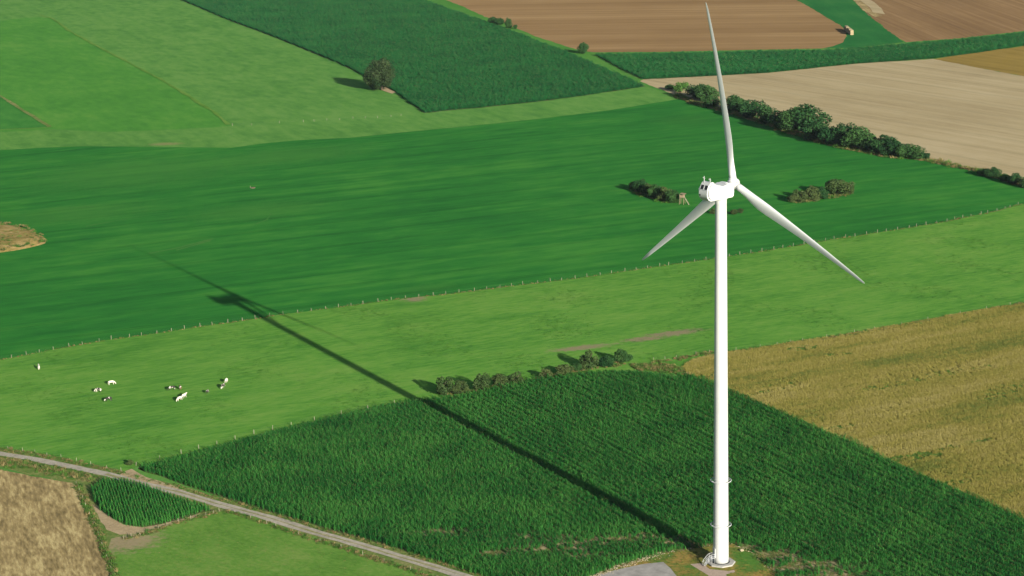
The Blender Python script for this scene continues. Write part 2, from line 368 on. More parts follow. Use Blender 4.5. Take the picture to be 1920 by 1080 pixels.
def math_node(n, l, op, a, b, clamp=False):
    x = n.new('ShaderNodeMath')
    x.operation = op
    x.use_clamp = clamp
    for i, v in enumerate((a, b)):
        if v is None: continue
        if isinstance(v, (int, float)): x.inputs[i].default_value = v
        else: l.new(v, x.inputs[i])
    return x.outputs[0]

def world_pos(n, l, ang=0.0, sc=(1, 1, 1)):
    g = n.new('ShaderNodeNewGeometry')
    mp = n.new('ShaderNodeMapping')
    mp.vector_type = 'POINT'
    # rotate so x runs along `ang`, then squeeze
    mr = n.new('ShaderNodeVectorRotate')
    mr.rotation_type = 'Z_AXIS'
    mr.inputs['Angle'].default_value = -ang
    l.new(g.outputs['Position'], mr.inputs['Vector'])
    l.new(mr.outputs[0], mp.inputs[0])
    mp.inputs['Scale'].default_value = sc
    return mp.outputs[0]

def noise(n, l, vec, scale, detail=4, rough=0.6, dist=0.0):
    t = n.new('ShaderNodeTexNoise')
    t.inputs['Scale'].default_value = scale
    t.inputs['Detail'].default_value = detail
    t.inputs['Roughness'].default_value = rough
    t.inputs['Distortion'].default_value = dist
    l.new(vec, t.inputs['Vector'])
    return t.outputs['Fac']

def ramp(n, l, fac, stops):
    r = n.new('ShaderNodeValToRGB')
    while len(r.color_ramp.elements) < len(stops): r.color_ramp.elements.new(0.5)
    for e, (p, c) in zip(r.color_ramp.elements, stops):
        e.position = p
        e.color = c if len(c) == 4 else (*c, 1)
    l.new(fac, r.inputs[0])
    return r.outputs[0]

def mix(n, l, f, a, b, mode='MIX'):
    x = n.new('ShaderNodeMix')
    x.data_type = 'RGBA'
    x.blend_type = mode
    for sock, v in ((0, f), (6, a), (7, b)):
        if isinstance(v, (int, float)): x.inputs[sock].default_value = v
        elif isinstance(v, tuple): x.inputs[sock].default_value = v if len(v) == 4 else (*v, 1)
        else: l.new(v, x.inputs[sock])
    return x.outputs[2]

# how the reflectance of each cover leans, channel by channel
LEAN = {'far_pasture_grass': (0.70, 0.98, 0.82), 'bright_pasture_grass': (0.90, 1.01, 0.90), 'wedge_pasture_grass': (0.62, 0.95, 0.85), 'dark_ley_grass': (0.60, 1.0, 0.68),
        'cow_meadow_grass': (0.86, 0.98, 0.84), 'rough_grass': (0.84, 1.0, 0.74), 'barley_ground': (0.74, 0.95, 0.72), 'harrowed_soil': (0.82, 0.80, 0.66), 'ploughed_soil': (0.82, 0.74, 0.58),
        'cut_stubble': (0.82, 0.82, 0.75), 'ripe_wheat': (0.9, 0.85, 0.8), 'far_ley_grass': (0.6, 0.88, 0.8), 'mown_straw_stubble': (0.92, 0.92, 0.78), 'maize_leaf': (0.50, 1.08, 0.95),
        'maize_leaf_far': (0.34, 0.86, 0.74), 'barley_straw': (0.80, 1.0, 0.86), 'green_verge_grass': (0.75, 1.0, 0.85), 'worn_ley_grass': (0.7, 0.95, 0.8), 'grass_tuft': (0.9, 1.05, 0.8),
        'verge_grass': (0.85, 0.95, 0.8), 'maize_soil': (0.55, 0.75, 0.6), 'pale_dirt': (0.85, 0.85, 0.75), 'track_gravel': (0.85, 0.85, 0.8), 'track_middle_grass': (0.85, 0.88, 0.8)}
def lean(name, c):
    k = LEAN.get(name, (1, 1, 1))
    return tuple(x * y for x, y in zip(c[:3], k)) + (1,)

def field_mat(name, stops, ang=0.0, stretch=0.3, w=(1.0, 0.8, 0.9), sc=(0.011, 0.07, 0.8), stripes=(), spots=(), bump=0.5, bsc=1.2, rough=0.95, tram=None):
    """soil or low sward: broad, middle and fine mottling of the plant colour, optional drill / mowing lines, optional worn spots"""
    m, n, l, b = mat(name, rough, 0.0)
    stops = [(p, lean(name, c)) for p, c in stops]
    P = world_pos(n, l)
    Q = world_pos(n, l, ang, (stretch, 1, 1))
    f = 0.5
    for wi, si, vec, dt in zip(w, sc, (P, Q, Q), (3, 4, 5)):
        k = math_node(n, l, 'SUBTRACT', noise(n, l, vec, si, dt, 0.62), 0.5)
        k = math_node(n, l, 'MULTIPLY', k, wi)
        f = math_node(n, l, 'ADD', f, k)
    for (sa, wl, amp, dst) in stripes:
        V = world_pos(n, l, sa, (0.015, 1, 1))
        t = noise(n, l, V, 1.0 / wl, 3, 0.55, dst)
        k = math_node(n, l, 'MULTIPLY', math_node(n, l, 'SUBTRACT', t, 0.5), amp)
        f = math_node(n, l, 'ADD', f, k)
    col = ramp(n, l, f, stops)
    if tram:                                            # paired wheel lines left by the sprayer, every few dozen metres
        ta, every, dark, wid = tram
        sx = n.new('ShaderNodeSeparateXYZ')
        l.new(world_pos(n, l, ta), sx.inputs[0])
        wob = math_node(n, l, 'MULTIPLY', math_node(n, l, 'SUBTRACT', noise(n, l, P, 0.02, 2, 0.5), 0.5), 6.0)
        yy = math_node(n, l, 'ADD', sx.outputs['Y'], wob)
        lines = 0.0
        for o_ in (0.0, 1.9):
            fr = math_node(n, l, 'FRACT', math_node(n, l, 'DIVIDE', math_node(n, l, 'ADD', yy, o_), every), None)
            k = math_node(n, l, 'SUBTRACT', 1.0, math_node(n, l, 'MULTIPLY', math_node(n, l, 'ABSOLUTE', math_node(n, l, 'SUBTRACT', fr, 0.5), None), every / wid), True)
            lines = math_node(n, l, 'ADD', lines, math_node(n, l, 'MAXIMUM', k, 0.0))
        br = math_node(n, l, 'MULTIPLY', lines, math_node(n, l, 'MULTIPLY', noise(n, l, P, 0.03, 3, 0.6), dark * 2), True)
        col = mix(n, l, br, col, mix(n, l, 1.0, col, (0.45, 0.5, 0.5, 1), 'MULTIPLY'))
    for (cx, cy, rx, ry, sa, c, amt) in spots:
        V = n.new('ShaderNodeVectorMath'); V.operation = 'SUBTRACT'
        g = n.new('ShaderNodeNewGeometry')
        l.new(g.outputs['Position'], V.inputs[0]); V.inputs[1].default_value = (cx, cy, 0)
        vr = n.new('ShaderNodeVectorRotate'); vr.rotation_type = 'Z_AXIS'; vr.inputs['Angle'].default_value = -sa
        l.new(V.outputs[0], vr.inputs['Vector'])
        vs = n.new('ShaderNodeVectorMath'); vs.operation = 'MULTIPLY'; vs.inputs[1].default_value = (1 / rx, 1 / ry, 0)
        l.new(vr.outputs[0], vs.inputs[0])
        ln = n.new('ShaderNodeVectorMath'); ln.operation = 'LENGTH'
        l.new(vs.outputs[0], ln.inputs[0])
        d = math_node(n, l, 'ADD', ln.outputs['Value'], math_node(n, l, 'MULTIPLY', math_node(n, l, 'SUBTRACT', noise(n, l, P, 0.45, 5, 0.7), 0.5), 2.4))
        k = math_node(n, l, 'MULTIPLY', math_node(n, l, 'SUBTRACT', 1.25, d), 1.3, True)
        k = math_node(n, l, 'MINIMUM', k, 1.0)
        k = math_node(n, l, 'MULTIPLY', math_node(n, l, 'MAXIMUM', k, 0.0), amt)
        col = mix(n, l, k, col, c)
    l.new(col, b.inputs['Base Color'])
    if bump:
        bp = n.new('ShaderNodeBump')
        bp.inputs['Strength'].default_value = bump
        bp.inputs['Distance'].default_value = 0.25
        l.new(noise(n, l, Q, bsc, 5, 0.7), bp.inputs['Height'])
        l.new(bp.outputs[0], b.inputs['Normal'])
    return m

def leaf_mat(name, c1, c2, sc=0.25, trans=0.3, obj_var=0.0, c3=None, amp=2.2, fine=1.3, famp=1.4, ang=0.0, stretch=1.0):
    """leaves: colour drifts with place, a little light passes through"""
    m, n, l, b = mat(name, 0.7, 0.08)
    P = world_pos(n, l)
    f = math_node(n, l, 'ADD', math_node(n, l, 'MULTIPLY', math_node(n, l, 'SUBTRACT', noise(n, l, world_pos(n, l, ang, (stretch, 1, 1)), sc, 4, 0.65), 0.5), amp), 0.5, True)
    f = math_node(n, l, 'ADD', f, math_node(n, l, 'MULTIPLY', math_node(n, l, 'SUBTRACT', noise(n, l, P, fine, 2, 0.5), 0.5), famp), True)
    if obj_var:
        oi = n.new('ShaderNodeObjectInfo')
        f = math_node(n, l, 'ADD', f, math_node(n, l, 'MULTIPLY', math_node(n, l, 'SUBTRACT', oi.outputs['Random'], 0.5), obj_var), True)
    stops = [(0.15, c1), (0.85, c2)] if c3 is None else [(0.1, c1), (0.5, c2), (0.92, c3)]
    col = ramp(n, l, f, [(p, lean(name, c)) for p, c in stops])
    l.new(col, b.inputs['Base Color'])
    tr = n.new('ShaderNodeBsdfTranslucent')
    l.new(mix(n, l, 1.0, col, (0.9, 1.0, 0.5, 1), 'MULTIPLY'), tr.inputs[0])
    ms = n.new('ShaderNodeMixShader')
    ms.inputs[0].default_value = trans
    l.new(b.outputs[0], ms.inputs[1])
    l.new(tr.outputs[0], ms.inputs[2])
    l.new(ms.outputs[0], n['Material Output'].inputs[0])
    return m

def plain(name, c, rough=0.6, spec=0.4, var=0.12, sc=0.6, metal=0.0):
    m, n, l, b = mat(name, rough, spec)
    P = world_pos(n, l)
    k = noise(n, l, P, sc, 5, 0.65)
    d = tuple(x * (1 - var) for x in c[:3]) + (1,)
    e = tuple(min(1, x * (1 + var * 0.6)) for x in c[:3]) + (1,)
    l.new(ramp(n, l, k, [(0.3, d), (0.7, e)]), b.inputs['Base Color'])
    b.inputs['Metallic'].default_value = metal
    return m

M = {}
soil_c = (0.26, 0.19, 0.12, 1)
pale_c = (0.40, 0.33, 0.22, 1)
soilspots = [(x, y, rx, ry, a, (0.20, 0.15, 0.10, 1), 0.8) for x, y, rx, ry, a in D['soil'][:4]]
def g3(a, b, c): return [(0.18, a), (0.5, b), (0.82, c)]
M['base'] = field_mat('far_pasture_grass', g3((0.075, 0.155, 0.036), (0.105, 0.19, 0.045), (0.135, 0.21, 0.055)), A['left'], 0.45, (0.8, 1.0, 1.5), (0.011, 0.05, 0.15), stripes=((A['left'], 9, 0.5, 0.3),),
    spots=[(D['soil'][4][0], D['soil'][4][1], 9, 5, 0, (0.2, 0.17, 0.08, 1), 0.6)])
M['bright'] = field_mat('bright_pasture_grass', g3((0.045, 0.15, 0.026), (0.06, 0.18, 0.030), (0.085, 0.20, 0.038)), A['left'], 0.45, (0.9, 0.9, 1.2), (0.011, 0.05, 0.15))
M['wedge'] = field_mat('wedge_pasture_grass', g3((0.04, 0.13, 0.026), (0.055, 0.155, 0.03), (0.08, 0.18, 0.036)), A['left'], 0.45, (0.7, 0.9, 1.2), (0.011, 0.05, 0.15))
M['dark'] = field_mat('dark_ley_grass', g3((0.022, 0.095, 0.026), (0.034, 0.125, 0.030), (0.064, 0.160, 0.036)), A['dark'], 0.3, (0.8, 0.8, 0.9), (0.009, 0.045, 0.2),
    stripes=((A['dark'] - 0.03, 7, 0.4, 0.6), (A['dark'] + 0.05, 18, 0.45, 1.0), (A['dark'], 2.6, 0.22, 0.2)), bump=0.6, tram=(A['dark'] + 0.02, 23.0, 0.42, 0.8),
    spots=[(x, y, rx, ry, A['dark'], (0.040, 0.138, 0.025, 1), k * 0.7) for x, y, rx, ry, k in D['light']])
M['meadow'] = field_mat('cow_meadow_grass', g3((0.050, 0.150, 0.026), (0.092, 0.205, 0.036), (0.135, 0.23, 0.05)), A['meadow'], 0.28, (0.8, 0.9, 1.1), (0.02, 0.10, 0.6), spots=soilspots, bump=0.7)
M['low'] = field_mat('rough_grass', g3((0.07, 0.14, 0.03), (0.105, 0.19, 0.042), (0.16, 0.21, 0.065)), A['low'], 0.6, (0.9, 0.9, 1.0), (0.03, 0.13, 0.9), bump=0.8,
    spots=[(D['fence_stubble'][8][0] + 3.5, D['fence_stubble'][7][1] + 3, 9, 8, 0.4, (0.25, 0.19, 0.12, 1), 0.85)])
M['gold_soil'] = field_mat('barley_ground', g3((0.12, 0.12, 0.035), (0.22, 0.16, 0.05), (0.30, 0.20, 0.075)), A['gold'], 0.3, (0.7, 1.0, 1.0), (0.03, 0.09, 0.9))
M['corn_soil'] = field_mat('maize_soil', g3((0.06, 0.075, 0.03), (0.11, 0.105, 0.05), (0.19, 0.15, 0.085)), A['corn'], 0.3, (0.7, 0.9, 1.2), (0.03, 0.12, 1.0),
    spots=[(x, y, rx, ry, 0, (0.29, 0.235, 0.135, 1), 0.9) for x, y, rx, ry, st in D['thin']])
M['brown'] = field_mat('harrowed_soil', g3((0.19, 0.118, 0.062), (0.255, 0.165, 0.09), (0.33, 0.225, 0.13)), A['brown'], 0.08, (0.5, 0.5, 0.4), (0.006, 0.05, 0.5), stripes=((A['brown'], 12, 0.9, 0.2), (A['brown'], 3.5, 0.5, 0.1), (A['brown'], 45, 0.9, 0.2)))
M['brown2'] = field_mat('ploughed_soil', g3((0.17, 0.115, 0.07), (0.225, 0.155, 0.092), (0.29, 0.205, 0.125)), A['brown_right'], 0.10, (0.5, 0.5, 0.4), (0.006, 0.05, 0.5), stripes=((A['brown_right'], 3.5, 0.9, 0.1), (A['brown_right'], 14, 0.6, 0.2)))
M['tan'] = field_mat('cut_stubble', g3((0.285, 0.225, 0.135), (0.37, 0.30, 0.185), (0.44, 0.365, 0.24)), A['tan'], 0.15, (0.6, 0.5, 0.5), (0.008, 0.06, 0.7), stripes=((A['tan'], 5, 0.55, 0.15), (A['tan'], 20, 0.5, 0.2)), tram=(A['tan'], 27.0, 0.3, 1.0))
M['ochre'] = field_mat('ripe_wheat', g3((0.16, 0.12, 0.032), (0.22, 0.165, 0.045), (0.27, 0.20, 0.06)), A['ochre'], 0.15, (0.6, 0.7, 0.5), stripes=((A['ochre'], 8, 0.8, 0.3),))
M['fargreen'] = field_mat('far_ley_grass', g3((0.022, 0.10, 0.028), (0.030, 0.125, 0.034), (0.055, 0.15, 0.04)), A['brown_right'], 0.2, (1.0, 0.8, 0.5), stripes=((A['brown_right'], 12, 0.5, 0.4),))
M['stubble'] = field_mat('mown_straw_stubble', g3((0.15, 0.115, 0.062), (0.27, 0.205, 0.11), (0.42, 0.34, 0.19)), A['stub'], 0.22, (0.6, 1.5, 1.6), (0.04, 0.22, 1.0), bump=0.9)
M['dirt'] = field_mat('pale_dirt', g3((0.24, 0.185, 0.12), (0.34, 0.265, 0.175), (0.43, 0.345, 0.24)), 0, 0.8, (0.5, 0.8, 1.0), (0.05, 0.3, 2.0), bump=0.6)
M['gravel'] = field_mat('track_gravel', g3((0.22, 0.20, 0.17), (0.32, 0.295, 0.25), (0.42, 0.385, 0.33)), 0, 0.9, (0.5, 0.9, 1.1), (0.06, 0.3, 2.5), bump=0.6)
M['crown'] = field_mat('track_middle_grass', g3((0.15, 0.16, 0.07), (0.24, 0.22, 0.12), (0.33, 0.28, 0.19)), 0, 0.9, (0.7, 1.0, 1.2), (0.05, 0.3, 2.0), bump=0.6)
M['verge'] = field_mat('verge_grass', g3((0.07, 0.12, 0.03), (0.13, 0.16, 0.05), (0.24, 0.20, 0.10)), 0, 0.8, (0.9, 1.1, 1.1), (0.04, 0.2, 1.2), bump=0.8)
M['strip'] = field_mat('green_verge_grass', g3((0.05, 0.14, 0.028), (0.075, 0.17, 0.035), (0.11, 0.19, 0.045)), A['upper'], 0.3, (0.8, 0.8, 0.6))
M['track'] = field_mat('worn_ley_grass', g3((0.03, 0.11, 0.028), (0.05, 0.135, 0.032), (0.08, 0.15, 0.04)), 0, 0.6, (0.9, 0.9, 0.9))
M['mid'] = field_mat('margin_grass', g3((0.025, 0.10, 0.02), (0.042, 0.135, 0.026), (0.075, 0.165, 0.032)), A['dark'], 0.3, (0.9, 1.2, 1.6), (0.02, 0.06, 0.2))
M['drygrass'] = field_mat('dry_bank_grass', g3((0.10, 0.10, 0.03), (0.22, 0.165, 0.055), (0.31, 0.23, 0.11)), 0, 0.7, (0.9, 1.2, 1.2), (0.05, 0.16, 1.0), bump=0.9)
M['padgrass'] = field_mat('pad_grass', g3((0.06, 0.13, 0.025), (0.15, 0.14, 0.035), (0.25, 0.165, 0.05)), 0, 0.9, (0.6, 1.8, 1.0), (0.06, 0.14, 1.0), bump=0.8,
    spots=[(D['base'][0] + 8, D['base'][1] + 3.0, 5.0, 9, 0, (0.055, 0.145, 0.025, 1), 0.9)])
M['asphalt'] = plain('worn_asphalt', (0.25, 0.24, 0.22), 0.9, 0.1, 0.3, 0.35)
M['concrete'] = plain('concrete', (0.27, 0.265, 0.245), 0.85, 0.2, 0.15, 0.8)
M['pink'] = plain('pink_gravel', (0.30, 0.235, 0.185), 0.95, 0.1, 0.2, 2.0)
M['white'] = plain('white_painted_steel', (0.39, 0.40, 0.395), 0.4, 0.25, 0.08, 0.15)
M['gelcoat'] = plain('pale_grey_gelcoat', (0.42, 0.435, 0.44), 0.4, 0.45, 0.04, 0.2)
M['grey'] = plain('galvanised_steel', (0.33, 0.345, 0.35), 0.5, 0.5, 0.12, 1.0)
M['black'] = plain('dark_opening', (0.012, 0.014, 0.016), 0.5, 0.3, 0.1)
M['wood'] = plain('weathered_wood', (0.19, 0.15, 0.10), 0.9, 0.05, 0.3, 2.0)
M['post'] = plain('pale_fence_wood', (0.22, 0.20, 0.15), 0.9, 0.05, 0.5, 0.35)
M['wire'] = plain('fence_wire', (0.12, 0.12, 0.11), 0.6, 0.4, 0.1)
M['bark'] = plain('bark', (0.09, 0.07, 0.05), 0.95, 0.1, 0.3, 2.0)
M['straw'] = plain('straw', (0.25, 0.205, 0.12), 0.95, 0.1, 0.2, 1.5)
M['stone'] = plain('pale_stone', (0.30, 0.26, 0.17), 0.9, 0.1, 0.35, 1.5)
M['corn'] = leaf_mat('maize_leaf', (0.026, 0.095, 0.020), (0.050, 0.138, 0.026), 0.045, 0.3, 0.5, (0.115, 0.20, 0.040), 1.9)
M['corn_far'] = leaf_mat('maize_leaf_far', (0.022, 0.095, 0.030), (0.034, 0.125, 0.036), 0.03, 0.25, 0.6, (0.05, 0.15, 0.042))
M['tassel'] = plain('maize_tassel', (0.20, 0.17, 0.07), 0.8, 0.1, 0.3, 2.0)
M['barley'] = leaf_mat('barley_straw', (0.14, 0.14, 0.035), (0.28, 0.20, 0.055), 0.055, 0.25, 0.3, (0.35, 0.245, 0.10), 2.3, famp=0.7, ang=A['gold'], stretch=0.22)
M['tuft'] = leaf_mat('grass_tuft', (0.045, 0.135, 0.022), (0.085, 0.185, 0.032), 0.1, 0.3, 0.4)
M['weed'] = leaf_mat('weed_leaf', (0.045, 0.10, 0.022), (0.10, 0.15, 0.035), 0.2, 0.3, 0.6)
M['dry'] = leaf_mat('dry_grass_blade', (0.12, 0.11, 0.04), (0.25, 0.19, 0.085), 0.3, 0.25, 0.5)
M['leaf'] = leaf_mat('hedge_leaf', (0.013, 0.050, 0.015), (0.034, 0.085, 0.022), 0.12, 0.22, 0.8, famp=0.5)
M['leaf_olive'] = leaf_mat('olive_leaf', (0.030, 0.062, 0.018), (0.062, 0.088, 0.028), 0.3, 0.22, 0.6, famp=0.5)
M['leaf_brown'] = leaf_mat('bronze_leaf', (0.015, 0.042, 0.014), (0.036, 0.056, 0.021), 0.12, 0.2, 0.3, famp=0.5)
M['leaf_bright'] = leaf_mat('fresh_leaf', (0.035, 0.12, 0.022), (0.07, 0.17, 0.03), 0.3, 0.3, 0.3)

# ------------------------------------------------------------------ the ground: one sheet, then each field as a thin sheet above it
def sheet(name, poly, z, m, step=5.0, jit=0.35, seed=0):
    P = resample(poly, step, jit, True, seed)
    V = [Vector((p[0], p[1], 0)) for p in P]
    F = geometry.tessellate_polygon([V])
    me = mesh(name, [(p[0], p[1], z) for p in P], F, m)
    bm = bmesh.new(); bm.from_mesh(me)
    for f in bm.faces:
        if f.normal.z < 0: f.normal_flip()
    bm.to_mesh(me); bm.free()
    return tag(link(name, me), kind='structure')

def ribbon(name, line, wd, z, m, step=3.0, jit=0.15, seed=0, off=0.0):
    P = resample(line, step, 0.0, False)
    T = np.gradient(P, axis=0)
    T /= np.linalg.norm(T, axis=1)[:, None]
    N = np.stack([-T[:, 1], T[:, 0]], 1)
    g = np.random.default_rng(seed)
    ks = np.ones(5) / 5
    wob = lambda: np.convolve(g.normal(0, 1, len(P) + 4), ks, 'valid') * jit * 2.2
    a = P + N * (off + wd / 2 + wob())[:, None]
    b = P + N * (off - wd / 2 + wob())[:, None]
    V = [(x, y, z) for x, y in a] + [(x, y, z) for x, y in b]
    n = len(P)
    F = [(i, n + i, n + i + 1, i + 1) for i in range(n - 1)]
    me = mesh(name, V, F, m)
    return tag(link(name, me), kind='structure')

g = 9000
ground = mesh('ground', [(-g, -2500, 0), (g, -2500, 0), (g, 14000, 0), (-g, 14000, 0)], [(0, 1, 2, 3)], M['base'])
tag(link('ground', ground), kind='structure')
z = 0.02
for nm, key, mt in (('bright_pasture', 'bright_tri', 'bright'), ('wedge_pasture', 'left_wedge', 'wedge'), ('grass_field', 'dark_field', 'dark'), ('meadow', 'meadow', 'meadow'),
                    ('field_verge', 'upper_verge', 'strip'), ('maize_field_soil', 'upper_corn', 'corn_soil'), ('harrowed_field', 'brown_field', 'brown'), ('far_grass_field', 'far_green', 'fargreen'),
                    ('ploughed_field', 'brown_right', 'brown2'), ('maize_strip_soil', 'strip_corn', 'corn_soil'), ('stubble_field', 'tan_field', 'tan'), ('wheat_field', 'ochre_corner', 'ochre'),
                    ('near_verge', None, 'verge'), ('barley_field_soil', 'gold', 'gold_soil'), ('near_maize_soil', 'near_corn', 'corn_soil'), ('corner_verge', 'corner_verge', 'verge'), ('straw_field', 'stubble', 'stubble'), ('rough_grassland', 'low_grass', 'low'),
                    ('small_maize_soil', 'small_corn', 'corn_soil'), ('headland_path', 'dirt_path', 'dirt'), ('grassy_corner', 'grass_wedge', 'low'), ('bare_bank', 'tree_soil', 'dirt'), ('stony_scar', 'pale2', 'stubble'), ('chalk_scar', 'pale', 'tan')):
    z += 0.006
    if key is None:
        rd = D['road']
        ribbon(nm, rd, 15.0, z, M['verge'], jit=0.5, seed=3, off=-3.0)
        continue
    far = key in ('upper_corn', 'brown_field', 'far_green', 'brown_right', 'strip_corn', 'tan_field', 'ochre_corner', 'bright_tri', 'left_wedge', 'upper_verge')
    sheet(nm, D[key], z, M[mt], 6.0 if far else 3.0, 0.9 if far else 0.4, len(nm))
z += 0.006; sheet('turbine_pad', D['pad'], z, M['padgrass'], 2.0, 0.5)
z += 0.006; sheet('apron', D['apron'], z, M['asphalt'], 2.5, 0.12)
z += 0.006; sheet('gravel_path', D['pink_path'], z, M['pink'], 1.0, 0.08)
z += 0.006; sheet('junction', D['junction'], z, M['dirt'], 2.0, 0.25)
z += 0.006; ribbon('farm_track', D['road'], 3.5, z, M['gravel'], 2.5, 0.16, 5)
z += 0.006; ribbon('track_middle', D['road'][4:], 0.7, z, M['crown'], 2.0, 0.16, 6)
z += 0.006
for k, t in enumerate(D['tracks'][:5]):
    ribbon('wheel_track', t, 1.3, z, M['track'], 4.0, 0.5, k)
ribbon('boundary_bank', D['wedge_line'], 2.4, z, M['verge'], 4, 0.35, 1)
ribbon('boundary_bank', D['wedge_line2'], 1.6, z, M['low'], 4, 0.35, 2)
ribbon('boundary_strip', D['tri_line'], 2.2, z, M['low'], 4, 0.5, 3)
ZTOP = z

# raised dry bank in the grass field
def mound(name, poly, h, m):
    P = resample(poly, 3.0, 0.8, True, 3)
    c = P.mean(0)
    V, F = [], []
    n = len(P)
    for j, (t, zz) in enumerate(((1.0, 0.0), (0.86, 0.55), (0.66, 0.9), (0.4, 0.82), (0.15, 0.7))):
        for p in P:
            q = c + (p - c) * t
            V.append((q[0], q[1], 0.03 + h * zz * (1 + 0.25 * math.sin(q[0] * 0.9) * math.cos(q[1] * 0.5)) * (1 if j else 0)))
    for j in range(4):
        for i in range(n):
            F.append((j * n + i, j * n + (i + 1) % n, (j + 1) * n + (i + 1) % n, (j + 1) * n + i))
    F.append([4 * n + i for i in range(n)])
    return tag(link(name, mesh(name, V, F, m, True)), kind='structure')
mound('dry_mound', D['mound'], 1.6, M['drygrass'])

# ------------------------------------------------------------------ plants that nobody could count: crop and sward pieces, scattered
def strip_leaf(V, F, base, d, L, w, rise, droop, seg=3):
    """an arching leaf: rises from its base, bends over and tapers"""
    side = Vector((-d.y, d.x, 0))
    i0 = len(V)
    for k in range(seg + 1):
        t = k / seg
        p = base + d * (L * t) + Vector((0, 0, rise * t - droop * t * t))
        ww = w * (1 - 0.85 * t ** 1.6) * 0.5
        V.append(p - side * ww); V.append(p + side * ww)
    for k in range(seg):
        a = i0 + 2 * k
        F.append((a, a + 1, a + 3, a + 2))

def maize_plant(V, F, I, x, y, h, rg, seg=3, leaves=9, lw=0.12):
    n0 = len(F)
    a0 = rg.uniform(0, math.pi)
    for s in (0, 1):
        dx, dy = 0.018 * math.cos(a0 + s * 1.57), 0.018 * math.sin(a0 + s * 1.57)
        i = len(V)
        V += [Vector((x - dx, y - dy, 0)), Vector((x + dx, y + dy, 0)), Vector((x + dx, y + dy, h * 0.95)), Vector((x - dx, y - dy, h * 0.95))]
        F.append((i, i + 1, i + 2, i + 3))
    for k in range(leaves):
        t = (k + 0.6) / leaves
        a = a0 + (k % 2) * math.pi + rg.uniform(-0.5, 0.5)
        d = Vector((math.cos(a), math.sin(a), 0))
        L = (0.30 + 0.26 * math.sin(t * math.pi)) * rg.uniform(0.8, 1.2) * (1.0 if seg > 2 else 1.3)
        strip_leaf(V, F, Vector((x, y, h * (0.16 + 0.74 * t))), d, L, lw, rg.uniform(0.30, 0.5), rg.uniform(0.5, 0.85), seg)
    I += [0] * (len(F) - n0)
    n0 = len(F)
    for k in range(1 if rg.random() < 0.35 else 0):
        a = rg.uniform(0, 6.28)
        strip_leaf(V, F, Vector((x, y, h * 0.93)), Vector((math.cos(a), math.sin(a), 0)), 0.13, 0.05, 0.28, 0.05, 1)
    I += [1] * (len(F) - n0)

def src_collection(name, makers):
    col = bpy.data.collections.new(name)
    for i, me in enumerate(makers):
        col.objects.link(bpy.data.objects.new('%s_piece' % name, me))
    return col

def maize_piece(seed, length, rows, gap, leafm, seg, leaves, pitch=0.75):
    rg = random.Random(seed)
    V, F, I = [], [], []
    n = int(length / gap)
    for r in range(rows):
        for k in range(n):
            maize_plant(V, F, I, (k + 0.5) * gap - length / 2 + rg.uniform(-0.06, 0.06), (r - (rows - 1) / 2) * pitch + rg.uniform(-0.07, 0.07), rg.uniform(1.65, 2.25), rg, seg, leaves, 0.10 if seg > 2 else 0.2)
    return mesh('maize_piece', V, F, [leafm, M['tassel']], False, I)

def blade_piece(seed, nb, spread, h0, h1, w, lean, mats, ear=0.0, round_=True):
    rg = random.Random(seed)
    V, F, I = [], [], []
    for k in range(nb):
        a = rg.uniform(0, 6.28)
        r = spread * math.sqrt(rg.random())
        p = Vector((r * math.cos(a), r * math.sin(a), 0))
        if not round_: p = Vector((rg.uniform(-spread, spread), rg.uniform(-spread, spread), 0))
        b = rg.uniform(0, 6.28)
        h = rg.uniform(h0, h1) * (1 - 0.4 * r / spread if round_ else 1)
        n0 = len(F)
        strip_leaf(V, F, p, Vector((math.cos(b), math.sin(b), 0)), lean * rg.uniform(0.4, 1.2), w * rg.uniform(0.7, 1.3), h * 1.25, h * 0.3, 2)
        I += [rg.randrange(len(mats))] * (len(F) - n0)
    return mesh('sward_piece', V, F, mats, False, I)

